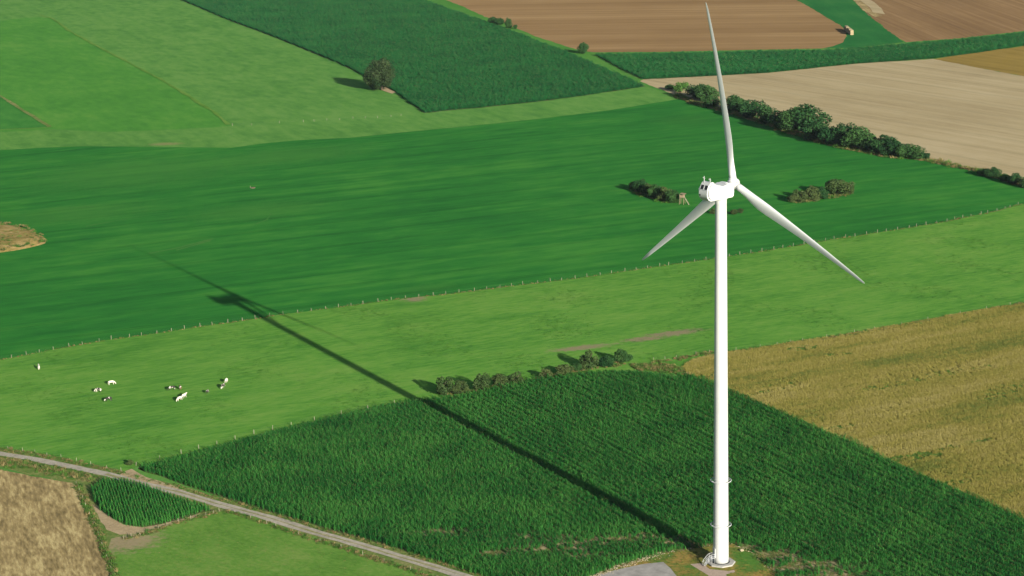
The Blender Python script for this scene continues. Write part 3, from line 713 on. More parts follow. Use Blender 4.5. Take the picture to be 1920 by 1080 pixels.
def scatter(name, pts, col, npieces, rz, scl, label, cat, m_disp=None, tilt=None):
    """one object: points carrying turn and size, an instance of a piece on each"""
    pts = np.asarray(pts, float)
    n = len(pts)
    me = bpy.data.meshes.new(name)
    me.vertices.add(n)
    me.vertices.foreach_set('co', np.column_stack([pts[:, :2], pts[:, 2] if pts.shape[1] > 2 else np.full(n, 0.03)]).astype(np.float32).ravel())
    at = me.attributes.new('turn', 'FLOAT_VECTOR', 'POINT')
    at.data.foreach_set('vector', np.column_stack([np.zeros(n), np.zeros(n), rz]).astype(np.float32).ravel())
    at = me.attributes.new('size', 'FLOAT_VECTOR', 'POINT')
    at.data.foreach_set('vector', np.asarray(scl, np.float32).reshape(n, 3).ravel())
    at = me.attributes.new('which', 'INT', 'POINT')
    at.data.foreach_set('value', rng.integers(0, npieces, n).astype(np.int32))
    o = link(name, me)
    tag(o, label, cat, kind='stuff')
    ng = bpy.data.node_groups.new(name, 'GeometryNodeTree')
    ng.interface.new_socket('Geometry', in_out='INPUT', socket_type='NodeSocketGeometry')
    ng.interface.new_socket('Geometry', in_out='OUTPUT', socket_type='NodeSocketGeometry')
    N, Lk = ng.nodes, ng.links
    gi, go = N.new('NodeGroupInput'), N.new('NodeGroupOutput')
    ci = N.new('GeometryNodeCollectionInfo')
    ci.inputs['Collection'].default_value = col
    ci.inputs['Separate Children'].default_value = True
    ci.inputs['Reset Children'].default_value = True
    ip = N.new('GeometryNodeInstanceOnPoints')
    ip.inputs['Pick Instance'].default_value = True
    def attr(nm, ty):
        a = N.new('GeometryNodeInputNamedAttribute'); a.data_type = ty; a.inputs[0].default_value = nm
        return a.outputs[0]
    Lk.new(gi.outputs[0], ip.inputs['Points'])
    Lk.new(ci.outputs[0], ip.inputs['Instance'])
    Lk.new(attr('which', 'INT'), ip.inputs['Instance Index'])
    er = N.new('FunctionNodeEulerToRotation')
    Lk.new(attr('turn', 'FLOAT_VECTOR'), er.inputs[0])
    Lk.new(er.outputs[0], ip.inputs['Rotation'])
    Lk.new(attr('size', 'FLOAT_VECTOR'), ip.inputs['Scale'])
    Lk.new(ip.outputs[0], go.inputs[0])
    md = o.modifiers.new('scatter', 'NODES')
    md.node_group = ng
    return o

def row_points(poly, ang, pitch, step, jit=0.12, rows=False):
    """points on parallel drilled rows inside a field"""
    q = np.array(poly, float)
    c, s = math.cos(ang), math.sin(ang)
    Q = np.column_stack([q[:, 0] * c + q[:, 1] * s, -q[:, 0] * s + q[:, 1] * c])
    xs = np.arange(Q[:, 0].min(), Q[:, 0].max(), step)
    ys = np.arange(Q[:, 1].min(), Q[:, 1].max(), pitch)
    X, Y = np.meshgrid(xs, ys)
    X = X + rng.uniform(0, step, (len(ys), 1))
    X, Y = X.ravel() + rng.normal(0, jit, X.size), Y.ravel() + rng.normal(0, 0.04, X.size)
    Y = Y + 0.5 * np.sin(X * 0.02)
    P = np.column_stack([X * c - Y * s, X * s + Y * c])
    I = np.repeat(np.arange(len(ys)), len(xs))
    ok = in_reach(P)
    P, I = P[ok], I[ok]
    ok = inside(P, poly)
    return (P[ok], I[ok]) if rows else P[ok]

def smooth_field(P, fq, seed):
    g_ = np.random.default_rng(seed)
    v = np.zeros(len(P))
    for k in range(7):
        a = g_.uniform(0, 6.28); f_ = fq * g_.uniform(0.5, 2.2)
        v += np.sin((P[:, 0] * math.cos(a) + P[:, 1] * math.sin(a)) * f_ + g_.uniform(0, 6.28)) / (0.6 + f_ / fq)
    return v

corn_near = src_collection('maize', [maize_piece(i, 1.2, 1, 0.2, M['corn'], 3, 10) for i in range(7)])
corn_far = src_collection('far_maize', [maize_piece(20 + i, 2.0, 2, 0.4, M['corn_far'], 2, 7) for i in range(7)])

def sizes(n, lo, hi, zlo, zhi, k=None):
    a = rng.uniform(lo, hi, n)
    zz = rng.uniform(zlo, zhi, n)
    if k is not None: zz = zz * k
    return np.column_stack([a, a, zz])

# near maize, thin where the ground by the turbine was disturbed
P, RI = row_points(D['near_corn'], A['corn'], 0.75, 1.2, rows=True)
ok = ~inside(P, D['pad'])
P, RI = P[ok], RI[ok]
bx, by = D['base']
thin = np.zeros(len(P))
for cx, cy, rx, ry, st in D['thin'] + [(D['near_corn'][0][0] + 6, D['near_corn'][0][1] - 2, 2.5, 1.5, 1.0)]:
    d = np.hypot((P[:, 0] - cx) / rx, (P[:, 1] - cy) / ry) + 0.28 * smooth_field(P, 0.6, 5) * 0.5
    thin = np.maximum(thin, np.clip(1.35 - d, 0, 1) * st * 1.3)
ok = rng.random(len(P)) > thin
P, thin, RI = P[ok], thin[ok], RI[ok]
row_h = np.where(np.arange(4000) % 3 == 0, 0.62, 1.0) * np.random.default_rng(4).normal(1.0, 0.07, 4000)
side = np.clip((P[:, 0] + 0.5 * (P[:, 1] - by) - bx + 45) / 60, 0.15, 1)
vig = 1 + (row_h[RI] - 1) * side
vig = vig * (1.0 + 0.07 * smooth_field(P, 0.08, 1) - 0.35 * np.clip(thin, 0, 1))
scatter('maize_crop', P, corn_near, 7, A['corn'] + rng.choice([0, math.pi], len(P)) + rng.normal(0, 0.06, len(P)), sizes(len(P), 0.9, 1.15, 0.75, 1.15, vig),
        'tall dark green maize crop standing around the turbine pad', 'maize')
PW = np.vstack([np.column_stack([rng.normal(cx, rx * 0.55, int(rx * ry * 7 * st)), rng.normal(cy, ry * 0.55, int(rx * ry * 7 * st))]) for cx, cy, rx, ry, st in D['thin']])
PW = PW[inside(PW, D['near_corn']) & ~inside(PW, D['pad'])]
a = rng.uniform(0.5, 1.1, len(PW))
scatter('maize_weeds', PW, src_collection('thinweed', [blade_piece(95 + i, 36, 0.7, 0.25, 0.6, 0.08, 0.4, [[M['weed'], M['tuft']], [M['tuft'], M['dry']], [M['dry'], M['weed']]][i]) for i in range(3)]), 3, rng.uniform(0, 6.28, len(PW)), np.column_stack([a, a, a]), 'yellowish weeds in the thin maize beside the turbine pad', 'weeds')
P = row_points(D['small_corn'], A['small'], 0.8, 1.2, 0.3)
P += rng.normal(0, 0.1, P.shape)
scatter('maize_crop', P, corn_near, 7, A['small'] + rng.choice([0, math.pi], len(P)), sizes(len(P), 0.95, 1.15, 0.9, 1.12),
        'small rounded maize patch between the farm track and dirt path', 'maize')
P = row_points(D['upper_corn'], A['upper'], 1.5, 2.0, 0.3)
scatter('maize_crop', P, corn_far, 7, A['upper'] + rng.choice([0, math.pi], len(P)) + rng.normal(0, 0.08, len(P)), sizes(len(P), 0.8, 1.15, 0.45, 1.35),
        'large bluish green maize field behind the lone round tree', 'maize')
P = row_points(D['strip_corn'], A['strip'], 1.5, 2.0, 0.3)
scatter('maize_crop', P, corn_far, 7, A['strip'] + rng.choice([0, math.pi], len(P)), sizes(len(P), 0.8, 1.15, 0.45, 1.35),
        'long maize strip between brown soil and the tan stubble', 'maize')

# ripe barley
barley = src_collection('barley', [blade_piece(i, 64, 0.62, 0.6, 0.85, 0.06, 0.3, [M['barley']], round_=False) for i in range(4)])
P = row_points(D['gold'], A['gold'], 1.05, 1.05, 0.2)
ok = rng.random(len(P)) > np.clip(0.2 * smooth_field(P, 0.12, 9) - 0.1, 0, 0.4)
P = P[ok]
streak = np.zeros(len(P), bool)
for cx, cy, rx, ry, k in D['streaks']:
    c_, s_ = math.cos(A['gold']), math.sin(A['gold'])
    dx_, dy_ = P[:, 0] - cx, P[:, 1] - cy
    q_ = np.hypot((dx_ * c_ + dy_ * s_) / rx, (-dx_ * s_ + dy_ * c_) / ry) + 0.25 * smooth_field(P, 0.5, 2)
    streak |= (q_ < 1) & (rng.random(len(P)) < k)
PS = P[streak]
P = P[~streak]
scatter('barley_crop', P, barley, 4, rng.uniform(0, 6.28, len(P)), sizes(len(P), 0.95, 1.2, 0.85, 1.1), 'golden ripe barley right of the tower with green weedy streaks', 'barley')

a = rng.uniform(0.7, 1.2, len(PS))
scatter('barley_weeds', PS, src_collection('greenweed', [blade_piece(90 + i, 46, 0.65, 0.3, 0.7, 0.08, 0.35, [M['weed'], M['tuft']]) for i in range(3)]), 3, rng.uniform(0, 6.28, len(PS)), np.column_stack([a, a, a]), 'green weed streaks inside the golden barley', 'weeds')
# tussocks in the pastures
tuft = src_collection('tuft', [blade_piece(40 + i, 40, 0.8, 0.10, 0.20, 0.08, 0.3, [M['tuft']]) for i in range(4)])
def random_in(poly, n, seed=0):
    q = np.array(poly)
    P = rng.uniform(q.min(0), q.max(0), (n * 4, 2))
    P = P[inside(P, poly)]
    P = P[in_reach(P)]
    return P[:n]
P = random_in(D['meadow'], 26000)
P = P[smooth_field(P, 0.15, 3) + rng.normal(0, 0.9, len(P)) > 1.15]
a = rng.uniform(0.5, 1.5, len(P))
scatter('tussock_grass', P, tuft, 4, rng.uniform(0, 6.28, len(P)), np.column_stack([a, a * 0.9, rng.uniform(0.4, 1.0, len(P))]), 'darker grass tussocks dotted over the cow meadow', 'grass')
P = random_in(D['low_grass'], 7000)
a = rng.uniform(0.5, 1.2, len(P))
scatter('rough_grass', P, src_collection('rough', [blade_piece(50 + i, 30, 0.55, 0.14, 0.34, 0.06, 0.25, [M['tuft'], M['low'], M['dry']] if i else [M['tuft'], M['low']]) for i in range(3)]), 3, rng.uniform(0, 6.28, len(P)),
        np.column_stack([a, a, rng.uniform(0.5, 1.1, len(P))]), 'rough grass blades in the pasture below the farm track', 'grass')
P = random_in(D['stubble'], 9000)
a = rng.uniform(0.5, 1.3, len(P))
scatter('straw_litter', P, src_collection('litter', [blade_piece(60 + i, 26, 0.6, 0.08, 0.22, 0.07, 0.6, [M['dry'], M['stubble']]) for i in range(3)]), 3, rng.uniform(0, 6.28, len(P)),
        np.column_stack([a * 1.3, a, rng.uniform(0.5, 1.2, len(P))]), 'loose straw lying on the mown field at lower left', 'straw')

# weeds along borders
weeds = src_collection('weeds', [blade_piece(70 + i, 40, 0.6, 0.3, 0.85, 0.11, 0.4, [[M['weed']], [M['weed'], M['dry']], [M['dry']], [M['weed'], M['tuft']]][i]) for i in range(4)])
def along(line, n, spread, off=0.0):
    P = resample(line, 0.5, 0, False)
    T = np.gradient(P, axis=0); T /= np.linalg.norm(T, axis=1)[:, None] + 1e-9
    N = np.stack([-T[:, 1], T[:, 0]], 1)
    i = rng.integers(0, len(P), n)
    return P[i] + N[i] * (off + rng.normal(0, spread, n))[:, None] + rng.normal(0, 0.25, (n, 2))
def weed_line(name, line, n, spread, off, smin, smax, label, pieces=weeds):
    P = along(line, n, spread, off)
    P = P[in_reach(P)]
    P = P[dist_line(P, D['road']) > 2.0]
    a = rng.uniform(smin, smax, len(P)) * (0.6 + 0.8 * rng.random(len(P)) ** 2)
    P = np.column_stack([P, np.full(len(P), 0.04)])
    return scatter(name, P, pieces, 4, rng.uniform(0, 6.28, len(P)), np.column_stack([a, a, a * rng.uniform(0.7, 1.2, len(P))]), label, 'weeds')
weed_line('verge_weeds', D['road'], 900, 0.55, 3.0, 0.5, 1.0, 'pale dry weeds along the maize side of the track')
weed_line('verge_weeds', D['road'][:5], 900, 1.6, -5.0, 0.7, 1.5, 'thick green weeds between the track and the straw field')
weed_line('verge_weeds', D['fence_low'], 900, 0.7, 0.0, 0.5, 1.0, 'weeds at the foot of the pasture fence below the track')
weed_line('verge_weeds', D['fence_stubble'], 700, 0.45, 0.3, 0.7, 1.3, 'dark weeds between the straw field and the pasture')
weed_line('verge_weeds', D['fence_road'], 400, 0.6, -0.6, 0.4, 0.9, 'dry weeds under the roadside fence by the cow meadow')
weed_line('verge_weeds', D['fence_main'], 1500, 0.35, 0.0, 0.3, 0.7, 'grassy growth under the long fence across the fields')
weed_line('verge_weeds', D['fence_gold'], 900, 0.8, -1.5, 0.6, 1.2, 'green weeds along the upper edge of the barley')
hl = [h for h in D['tan_field'][-12:]]
weed_line('verge_weeds', hl, 2200, 1.6, -2.0, 1.0, 2.4, 'weeds and scrub at the foot of the dark tree row')
P = random_in(D['grass_wedge'], 260)
a = rng.uniform(0.8, 1.6, len(P))
scatter('verge_weeds', P, weeds, 4, rng.uniform(0, 6.28, len(P)), np.column_stack([a, a, a]), 'weedy corner where maize, barley and meadow meet', 'weeds')
P = random_in(D['mound'], 320)
a = rng.uniform(0.8, 2.0, len(P))
scatter('mound_weeds', np.column_stack([P, np.full(len(P), 0.9)]), weeds, 4, rng.uniform(0, 6.28, len(P)), np.column_stack([a, a, a * 0.8]), 'dry weeds on the brown mound at the left edge', 'weeds')
for isl, lab in (('islet_a', 'long grass under the left bush island'), ('islet_b', 'long grass under the right bush island')):
    ln = [(t[0], t[1]) for t in D[isl]]
    weed_line('verge_weeds', ln, 220, 1.8, 0, 0.9, 1.6, lab)
ln = [(t[0], t[1]) for t in D['hedgerow']]
weed_line('verge_weeds', ln, 260, 1.2, 0, 0.8, 1.5, 'weeds between the bushes on the maize border')
pr = D['pad'][:10]
weed_line('pad_weeds', D['pad'][1:15], 420, 0.6, 0.4, 0.4, 0.9, 'weeds on the rim of the turbine pad')
P = random_in(D['pad'], 1500)
P = P[~inside(P, D['apron'])]; P = P[~inside(P, D['pink_path'])]
P = P[np.hypot(P[:, 0] - bx, P[:, 1] - by) > 4.2]
a = rng.uniform(0.4, 0.9, len(P))
scatter('pad_grass', np.column_stack([P, np.full(len(P), 0.2)]), src_collection('padtuft', [blade_piece(80 + i, 30, 0.5, 0.15, 0.35, 0.06, 0.3, [M['padgrass'], M['tuft']] if i else [M['padgrass']]) for i in range(3)]), 3, rng.uniform(0, 6.28, len(P)), np.column_stack([a, a, a]),
        'short brown and green grass around the turbine foot', 'grass')

# stones along the rim of the pad
def rock(seed, m):
    bm = bmesh.new()
    bmesh.ops.create_icosphere(bm, subdivisions=1, radius=1.0)
    rg = random.Random(seed)
    for v in bm.verts:
        v.co *= rg.uniform(0.7, 1.15)
        v.co.z = v.co.z * 0.65 + 0.25
    return bm_mesh('rock', bm, m)
rocks = src_collection('rocks', [rock(i, M['stone']) for i in range(4)])
P = np.vstack([along(D['pad'][2:6], 420, 0.8, -0.4), along(D['pad'][5:8], 60, 0.5, 0.0), along(D['pad'][8:13], 70, 0.3, 0.0)])
a = rng.uniform(0.05, 0.2, len(P))
scatter('rubble', np.column_stack([P, np.full(len(P), 0.22)]), rocks, 4, rng.uniform(0, 6.28, len(P)), np.column_stack([a * 1.3, a, a * 0.8]), 'pale stones heaped along the rim of the turbine pad', 'stones')
o = link('boulder', rock(11, M['stone']))
o.location = (*D['stone'], 0.25); o.scale = (0.75, 0.6, 0.6)
tag(o, 'single pale boulder on the pad rim right of the tower', 'boulder')

# ------------------------------------------------------------------ the wind turbine
HUB_H, YAW, TILT, ROT_R, TH0, OVER = 98.99, R(51.16), R(6.32), 45.45, R(-5.78), 4.36
TOP = 96.5
wt = empty('wind_turbine', (bx, by, 0))
tag(wt, 'tall white three-bladed wind turbine standing at the edge of the maize', 'wind turbine')
bm = bmesh.new()
r0, r1 = 2.0, 1.42
prof = []
for zz in np.linspace(0.35, TOP, 60): prof.append((r0 + (r1 - r0) * zz / TOP, zz))
add_lathe(bm, prof, 72)
tower = link('tower', bm_mesh('tower', bm, M['white'], True), wt)
for zz in (10.7, 22.7, 48.0, 73.0):
    rr = r0 + (r1 - r0) * zz / TOP
    bm = bmesh.new(); add_lathe(bm, [(rr - 0.05, zz - 0.09 + 0.45), (rr + 0.025, zz - 0.08 + 0.45), (rr + 0.025, zz + 0.08 + 0.45), (rr - 0.05, zz + 0.09 + 0.45)], 72)
    if zz < 40: link('flange', bm_mesh('flange', bm, M['white'], True), tower)
    else: bm.free()
for zz in (10.7, 22.7):
    bm = bmesh.new()
    add_torus(bm, 2.62, 0.11, zz, 56, 8)
    rr = r0 + (r1 - r0) * zz / TOP
    for k in range(12):
        a = k * math.pi / 6 + 0.2
        c, s = math.cos(a), math.sin(a)
        add_tube(bm, [((rr - 0.05) * c, (rr - 0.05) * s, zz - 0.25), (2.62 * c, 2.62 * s, zz)], 0.05, 6)
    link('guard_ring', bm_mesh('guard_ring', bm, M['grey'], True), tower)
# foundation, skirt
bm = bmesh.new(); add_lathe(bm, [(3.75, -0.2), (3.75, 0.42), (3.6, 0.5)], 8)
link('foundation', bm_mesh('foundation', bm, M['concrete']), wt)
bm = bmesh.new(); add_lathe(bm, [(2.28, 0.45), (2.28, 0.56), (2.0, 0.62)], 48)
link('base_seal', bm_mesh('base_seal', bm, M['black'], True), wt)
# door and stairs, on the left side
DA = math.atan2(-0.42, -0.91)
stair = empty('access_stairs'); stair.parent = wt; stair.rotation_euler = (0, 0, DA)
bm = bmesh.new(); add_box(bm, (1.97, 0, 3.35), (0.16, 0.95, 2.3)); bmesh.ops.bevel(bm, geom=bm.edges[:], offset=0.05, segments=2, affect='EDGES')
door = link('door', bm_mesh('door', bm, M['white']), wt); door.rotation_euler = (0, 0, DA)
bm = bmesh.new()
for yy in (-0.52, 0.52): add_box(bm, (2.03, yy, 3.35), (0.2, 0.08, 2.5))
add_box(bm, (2.03, 0, 4.56), (0.2, 1.12, 0.08))
link('door_frame', bm_mesh('door_frame', bm, M['grey']), door)
bm = bmesh.new(); add_box(bm, (2.6, 0, 2.05), (1.2, 1.25, 0.08)); link('landing', bm_mesh('landing', bm, M['grey']), stair)
for k in range(8):
    bm = bmesh.new(); add_box(bm, (3.32 + 0.24 * k, 0, 1.85 - 0.2 * k), (0.26, 1.1, 0.05)); link('step', bm_mesh('step', bm, M['grey']), stair)
for s in (-1, 1):
    bm = bmesh.new()
    add_tube(bm, [(2.05, s * 0.6, 3.1), (3.1, s * 0.6, 3.1), (3.7, s * 0.6, 2.75), (4.6, s * 0.6, 1.9), (5.15, s * 0.6, 1.2), (5.25, s * 0.6, 0.4)], 0.045, 8)
    add_tube(bm, [(2.05, s * 0.6, 2.55), (3.1, s * 0.6, 2.55), (4.9, s * 0.6, 1.0)], 0.04, 6)
    for x_, z0, z1 in ((2.2, 0.5, 3.1), (3.15, 0.5, 3.08), (4.1, 1.1, 2.35), (4.8, 0.5, 1.65)): add_tube(bm, [(x_, s * 0.6, z0), (x_, s * 0.6, z1)], 0.045, 6)
    add_box(bm, (4.15, s * 0.58, 1.15), (0.05, 0.05, 0.05))
    link('railing', bm_mesh('railing', bm, M['grey'], True), stair)

# nacelle: side profile drawn out across its width, edges rounded; local +y points at the rotor
nac_rz = -YAW
prof = [(-4.9, 0.0), (-5.7, 0.45), (-6.15, 1.2), (-6.2, 2.0), (-5.95, 2.9), (-5.5, 3.95), (-5.0, 4.6), (-4.3, 4.75), (-3.75, 4.5), (-3.3, 3.65), (-2.9, 3.2), (-1.0, 3.3), (0.6, 3.6), (1.8, 3.72), (2.7, 3.5), (3.05, 2.9), (3.15, 1.4), (3.0, 0.3), (2.6, 0.0)]
bm = bmesh.new()
va = [bm.verts.new((-1.8, y, zz)) for y, zz in prof]
vb = [bm.verts.new((1.8, y, zz)) for y, zz in prof]
fa = bm.faces.new(va); fb = bm.faces.new(vb[::-1])
n = len(prof)
for i in range(n): bm.faces.new((va[i], vb[i], vb[(i + 1) % n], va[(i + 1) % n]))
ee = list(set(fa.edges[:] + fb.edges[:]))
bmesh.ops.bevel(bm, geom=ee, offset=0.38, segments=4, affect='EDGES', clamp_overlap=True)
nac = link('nacelle', bm_mesh('nacelle', bm, M['white'], True), wt)
nac.location = (0, 0, TOP - 0.05); nac.rotation_euler = (0, 0, nac_rz)
nac.data.set_sharp_from_angle(angle=R(40))
slope = math.atan2(5.95 - 5.5, 3.95 - 2.9)
for sx in (-1, 1):
    bm = bmesh.new()
    Mx = Matrix.Translation((sx * 0.68, -5.70, 3.45)) @ Matrix.Rotation(-slope, 4, 'X')
    add_box(bm, (0, 0, 0), (1.15, 0.14, 1.2), Mx)
    bmesh.ops.bevel(bm, geom=bm.edges[:], offset=0.06, segments=2, affect='EDGES')
    v = link('vent', bm_mesh('vent', bm, M['black']), nac)
    bm = bmesh.new()
    for w_, p_ in (((1.24, 0.2, 0.08), (0, 0, 0.62)), ((1.24, 0.2, 0.08), (0, 0, -0.62)), ((0.08, 0.2, 1.32), (0.59, 0, 0)), ((0.08, 0.2, 1.32), (-0.59, 0, 0))): add_box(bm, p_, w_, Mx)
    link('vent_frame', bm_mesh('vent_frame', bm, M['gelcoat']), v)
bm = bmesh.new(); add_lathe(bm, [(0.22, 0), (0.22, 0.1), (0.16, 0.14)], 16)
o = link('rear_lamp', bm_mesh('rear_lamp', bm, M['black'], True), nac); o.location = (-1.0, -6.16, 1.55); o.rotation_euler = (R(90), 0, 0)
for (x_, y_, h_) in ((-0.75, -5.0, 1.5), (0.9, -4.6, 1.1)):
    bm = bmesh.new()
    add_tube(bm, [(x_, y_, 4.5), (x_, y_, 4.6 + h_)], [0.10, 0.05], 8)
    add_tube(bm, [(x_ - 0.3, y_, 4.6 + h_ * 0.62), (x_ + 0.3, y_, 4.6 + h_ * 0.62)], 0.06, 6)
    bmesh.ops.create_uvsphere(bm, u_segments=8, v_segments=6, radius=0.13, matrix=Matrix.Translation((x_ - 0.3, y_, 4.72 + h_ * 0.62)))
    link('wind_mast', bm_mesh('wind_mast', bm, M['white'], True), nac)
for (x_, y_, zz, sx_, sy_) in ((0, -1.2, 3.31, 1.5, 1.4), (0.2, 1.2, 3.69, 1.3, 0.9)):
    bm = bmesh.new(); add_box(bm, (x_, y_, zz), (sx_, sy_, 0.12)); bmesh.ops.bevel(bm, geom=bm.edges[:], offset=0.04, segments=2, affect='EDGES')
    link('roof_hatch', bm_mesh('roof_hatch', bm, M['gelcoat']), nac)
bm = bmesh.new(); add_lathe(bm, [(1.55, TOP - 0.35), (1.62, TOP - 0.2), (1.62, TOP + 0.05)], 48)
link('yaw_collar', bm_mesh('yaw_collar', bm, M['white'], True), wt)

# rotor
ax = Vector((math.sin(YAW) * math.cos(TILT), math.cos(YAW) * math.cos(TILT), math.sin(TILT)))
sd = Vector((math.cos(YAW), -math.sin(YAW), 0))
uu = sd.cross(ax)
hub_c = Vector((0, 0, HUB_H)) + ax * OVER
bm = bmesh.new()
add_lathe(bm, [(1.0, -1.3), (1.2, -1.1), (1.3, -0.5), (1.32, 0.1), (1.25, 0.6), (1.05, 1.1), (0.75, 1.5), (0.35, 1.72), (0.08, 1.78)], 40)
hub = link('hub', bm_mesh('hub', bm, M['white'], True), wt)
hub.location = hub_c
hub.rotation_euler = ax.to_track_quat('Z', 'Y').to_euler()
secs = [(0.8, 1.78, 1.0, 14), (2.6, 1.78, 1.0, 14), (4.5, 1.95, 0.84, 14), (7, 2.45, 0.55, 13), (9.5, 2.8, 0.40, 11.5), (12, 2.8, 0.34, 10), (16, 2.5, 0.30, 8), (21, 2.15, 0.26, 6), (27, 1.75, 0.23, 4), (33, 1.4, 0.2, 2.5), (39, 1.05, 0.18, 1.2), (43, 0.8, 0.17, 0.4), (44.8, 0.5, 0.16, 0), (45.35, 0.2, 0.16, 0), (45.45, 0.04, 0.16, 0)]
def section(ch, tr, n=28):
    """airfoil outline blended to a circle at the root; x: towards the leading edge, y: thickness"""
    out = []
    for k in range(n):
        t = 2 * math.pi * k / n
        x = 0.5 * (1 + math.cos(t))                     # 1 = leading edge, 0 = trailing edge
        xx = 1 - x
        th = 5 * tr * (0.2969 * math.sqrt(xx) - 0.126 * xx - 0.3516 * xx ** 2 + 0.2843 * xx ** 3 - 0.1036 * xx ** 4)
        air = ((x - 0.68) * ch, (th if math.sin(t) >= 0 else -th * 0.75) * ch)
        cir = (0.5 * ch * math.cos(t), 0.5 * ch * tr * math.sin(t))
        wgt = min(1, max(0, (1.0 - tr) / 0.55))
        out.append((air[0] * wgt + cir[0] * (1 - wgt), air[1] * wgt + cir[1] * (1 - wgt)))
    return out
for k in range(3):
    th = TH0 + k * 2 * math.pi / 3
    d = math.cos(th) * uu + math.sin(th) * sd
    tdir = -(-math.sin(th) * uu + math.cos(th) * sd)
    bm = bmesh.new()
    rings = []
    for (r_, ch, tr, tw) in secs:
        be = R(tw + 2)
        cx_ = math.cos(be) * tdir + math.sin(be) * ax
        cy_ = d.cross(cx_)
        sN = r_ / ROT_R
        bend = ax * (2.2 * sN * (1 - sN))
        rings.append([bm.verts.new(d * r_ + bend + cx_ * a + cy_ * b) for a, b in section(ch, tr)])
    for q0, q1 in zip(rings, rings[1:]):
        for i in range(28): bm.faces.new((q0[i], q0[(i + 1) % 28], q1[(i + 1) % 28], q1[i]))
    bm.faces.new(rings[0]); bm.faces.new(rings[-1])
    bl = link('blade', bm_mesh('blade', bm, M['gelcoat'], True), wt)
    bl.location = hub_c
    bm = bmesh.new(); add_tube(bm, [d * 0.8, d * 1.55], 0.98, 32)
    link('root_collar', bm_mesh('root_collar', bm, M['white'], True), bl)

# ------------------------------------------------------------------ trees and bushes
def crown_mesh(seed, n, leaf, m, flat=0.0, lobes=16, low=0.12):
    rg = np.random.default_rng(seed)
    cs, rs = [], []
    for k in range(lobes):
        v = rg.normal(0, 1, 3); v /= np.linalg.norm(v)
        rr = rg.uniform(0.25, 0.62) ** 0.8
        c = np.array([0.36 * v[0], 0.36 * v[1], 0.30 * v[2]]) * rr * 1.55 + [0, 0, 0.55]
        c[2] = max(c[2], low + 0.16)
        cs.append(c); rs.append(rg.uniform(0.13, 0.23))
    cs, rs = np.array(cs), np.array(rs)
    wts = rs ** 2; wts /= wts.sum()
    which = rg.choice(lobes, n, p=wts)
    v = rg.normal(0, 1, (n, 3)); v /= np.linalg.norm(v, axis=1)[:, None]
    rad = rs[which] * rg.uniform(0.45, 1.08, n) ** 0.5 * rg.uniform(0.9, 1.12, n)
    p = cs[which] + v * rad[:, None]
    p[:, 2] = np.clip(p[:, 2], 0.02, 1.02)
    p[:, :2] -= (p[:, :2].max(0) + p[:, :2].min(0)) / 2
    p[:, :2] /= np.abs(p[:, :2]).max(0) * 2
    p[:, 2] = (p[:, 2] - p[:, 2].min()) / (p[:, 2].max() - p[:, 2].min())
    nr = v + rg.normal(0, 0.65, (n, 3)); nr /= np.linalg.norm(nr, axis=1)[:, None]
    a = np.cross(nr, rg.normal(0, 1, (n, 3))); a /= np.linalg.norm(a, axis=1)[:, None]
    b = np.cross(nr, a)
    s = leaf * rg.uniform(0.6, 1.35, n)[:, None]
    q = np.stack([p - a * s, p - b * s * 0.6, p + a * s, p + b * s * 0.6], 1).reshape(-1, 3)
    me = bpy.data.meshes.new('crown')
    me.vertices.add(4 * n); me.vertices.foreach_set('co', q.astype(np.float32).ravel())
    me.loops.add(4 * n); me.loops.foreach_set('vertex_index', np.arange(4 * n, dtype=np.int32))
    me.polygons.add(n); me.polygons.foreach_set('loop_start', np.arange(0, 4 * n, 4, dtype=np.int32))
    me.update(calc_edges=True)
    me.materials.append(m)
    return me

def trunk_mesh(seed, th=0.035):
    rg = random.Random(seed)
    bm = bmesh.new()
    top = Vector((rg.uniform(-0.05, 0.05), rg.uniform(-0.05, 0.05), 0.6))
    add_tube(bm, [(0, 0, 0), (0.01, 0.0, 0.25), top], [th, th * 0.75, th * 0.3], 8)
    for k in range(6):
        a = k * 1.05 + rg.uniform(-0.3, 0.3)
        h = rg.uniform(0.15, 0.4)
        e = Vector((0.3 * math.cos(a), 0.3 * math.sin(a), h + rg.uniform(0.15, 0.35)))
        add_tube(bm, [(0, 0, h), e * 0.5 + Vector((0, 0, h * 0.55)), e], [th * 0.55, th * 0.35, th * 0.12], 6)
    return bm_mesh('trunk', bm, M['bark'], True)

CR = {}
for kind, mt, nv, n, lf in (('dark', 'leaf', 6, 4200, 0.034), ('olive', 'leaf_olive', 4, 3000, 0.040), ('brown', 'leaf_brown', 1, 16000, 0.02), ('bright', 'leaf_bright', 1, 2000, 0.04)):
    CR[kind] = [crown_mesh(100 + i + len(kind) * 7, n, lf, M[mt], lobes=26 if kind == 'brown' else 16) for i in range(nv)]
TR = [trunk_mesh(i) for i in range(4)]
cnt = [0]
def tree(t, kind, name, label, cat, group=None, sink=0.0):
    x, y, w_, h_ = t
    cnt[0] += 1
    r = empty(name, (x, y, 0), rnd.uniform(0, 6.28))
    r.scale = (w_ * 1.04, w_ * 1.04, h_ * 1.04)
    tag(r, label, cat, group)
    link('trunk', TR[cnt[0] % len(TR)], r)
    c = link('crown', CR[kind][cnt[0] % len(CR[kind])], r)
    c.location.z = -sink
    return r
ORD = ['leftmost', 'second', 'third', 'fourth', 'fifth', 'sixth', 'seventh', 'eighth', 'ninth', 'tenth', 'eleventh', 'twelfth', 'thirteenth', 'fourteenth', 'fifteenth', 'sixteenth', 'seventeenth', 'eighteenth', 'nineteenth', 'twentieth', 'rightmost']
def nth(i, n): return 'leftmost' if i == 0 else 'rightmost' if i == n - 1 else ORD[i]
tree(D['lone'][0], 'brown', 'round_tree', 'large round bronze-green tree at the corner of the upper maize field', 'tree', sink=0.02)
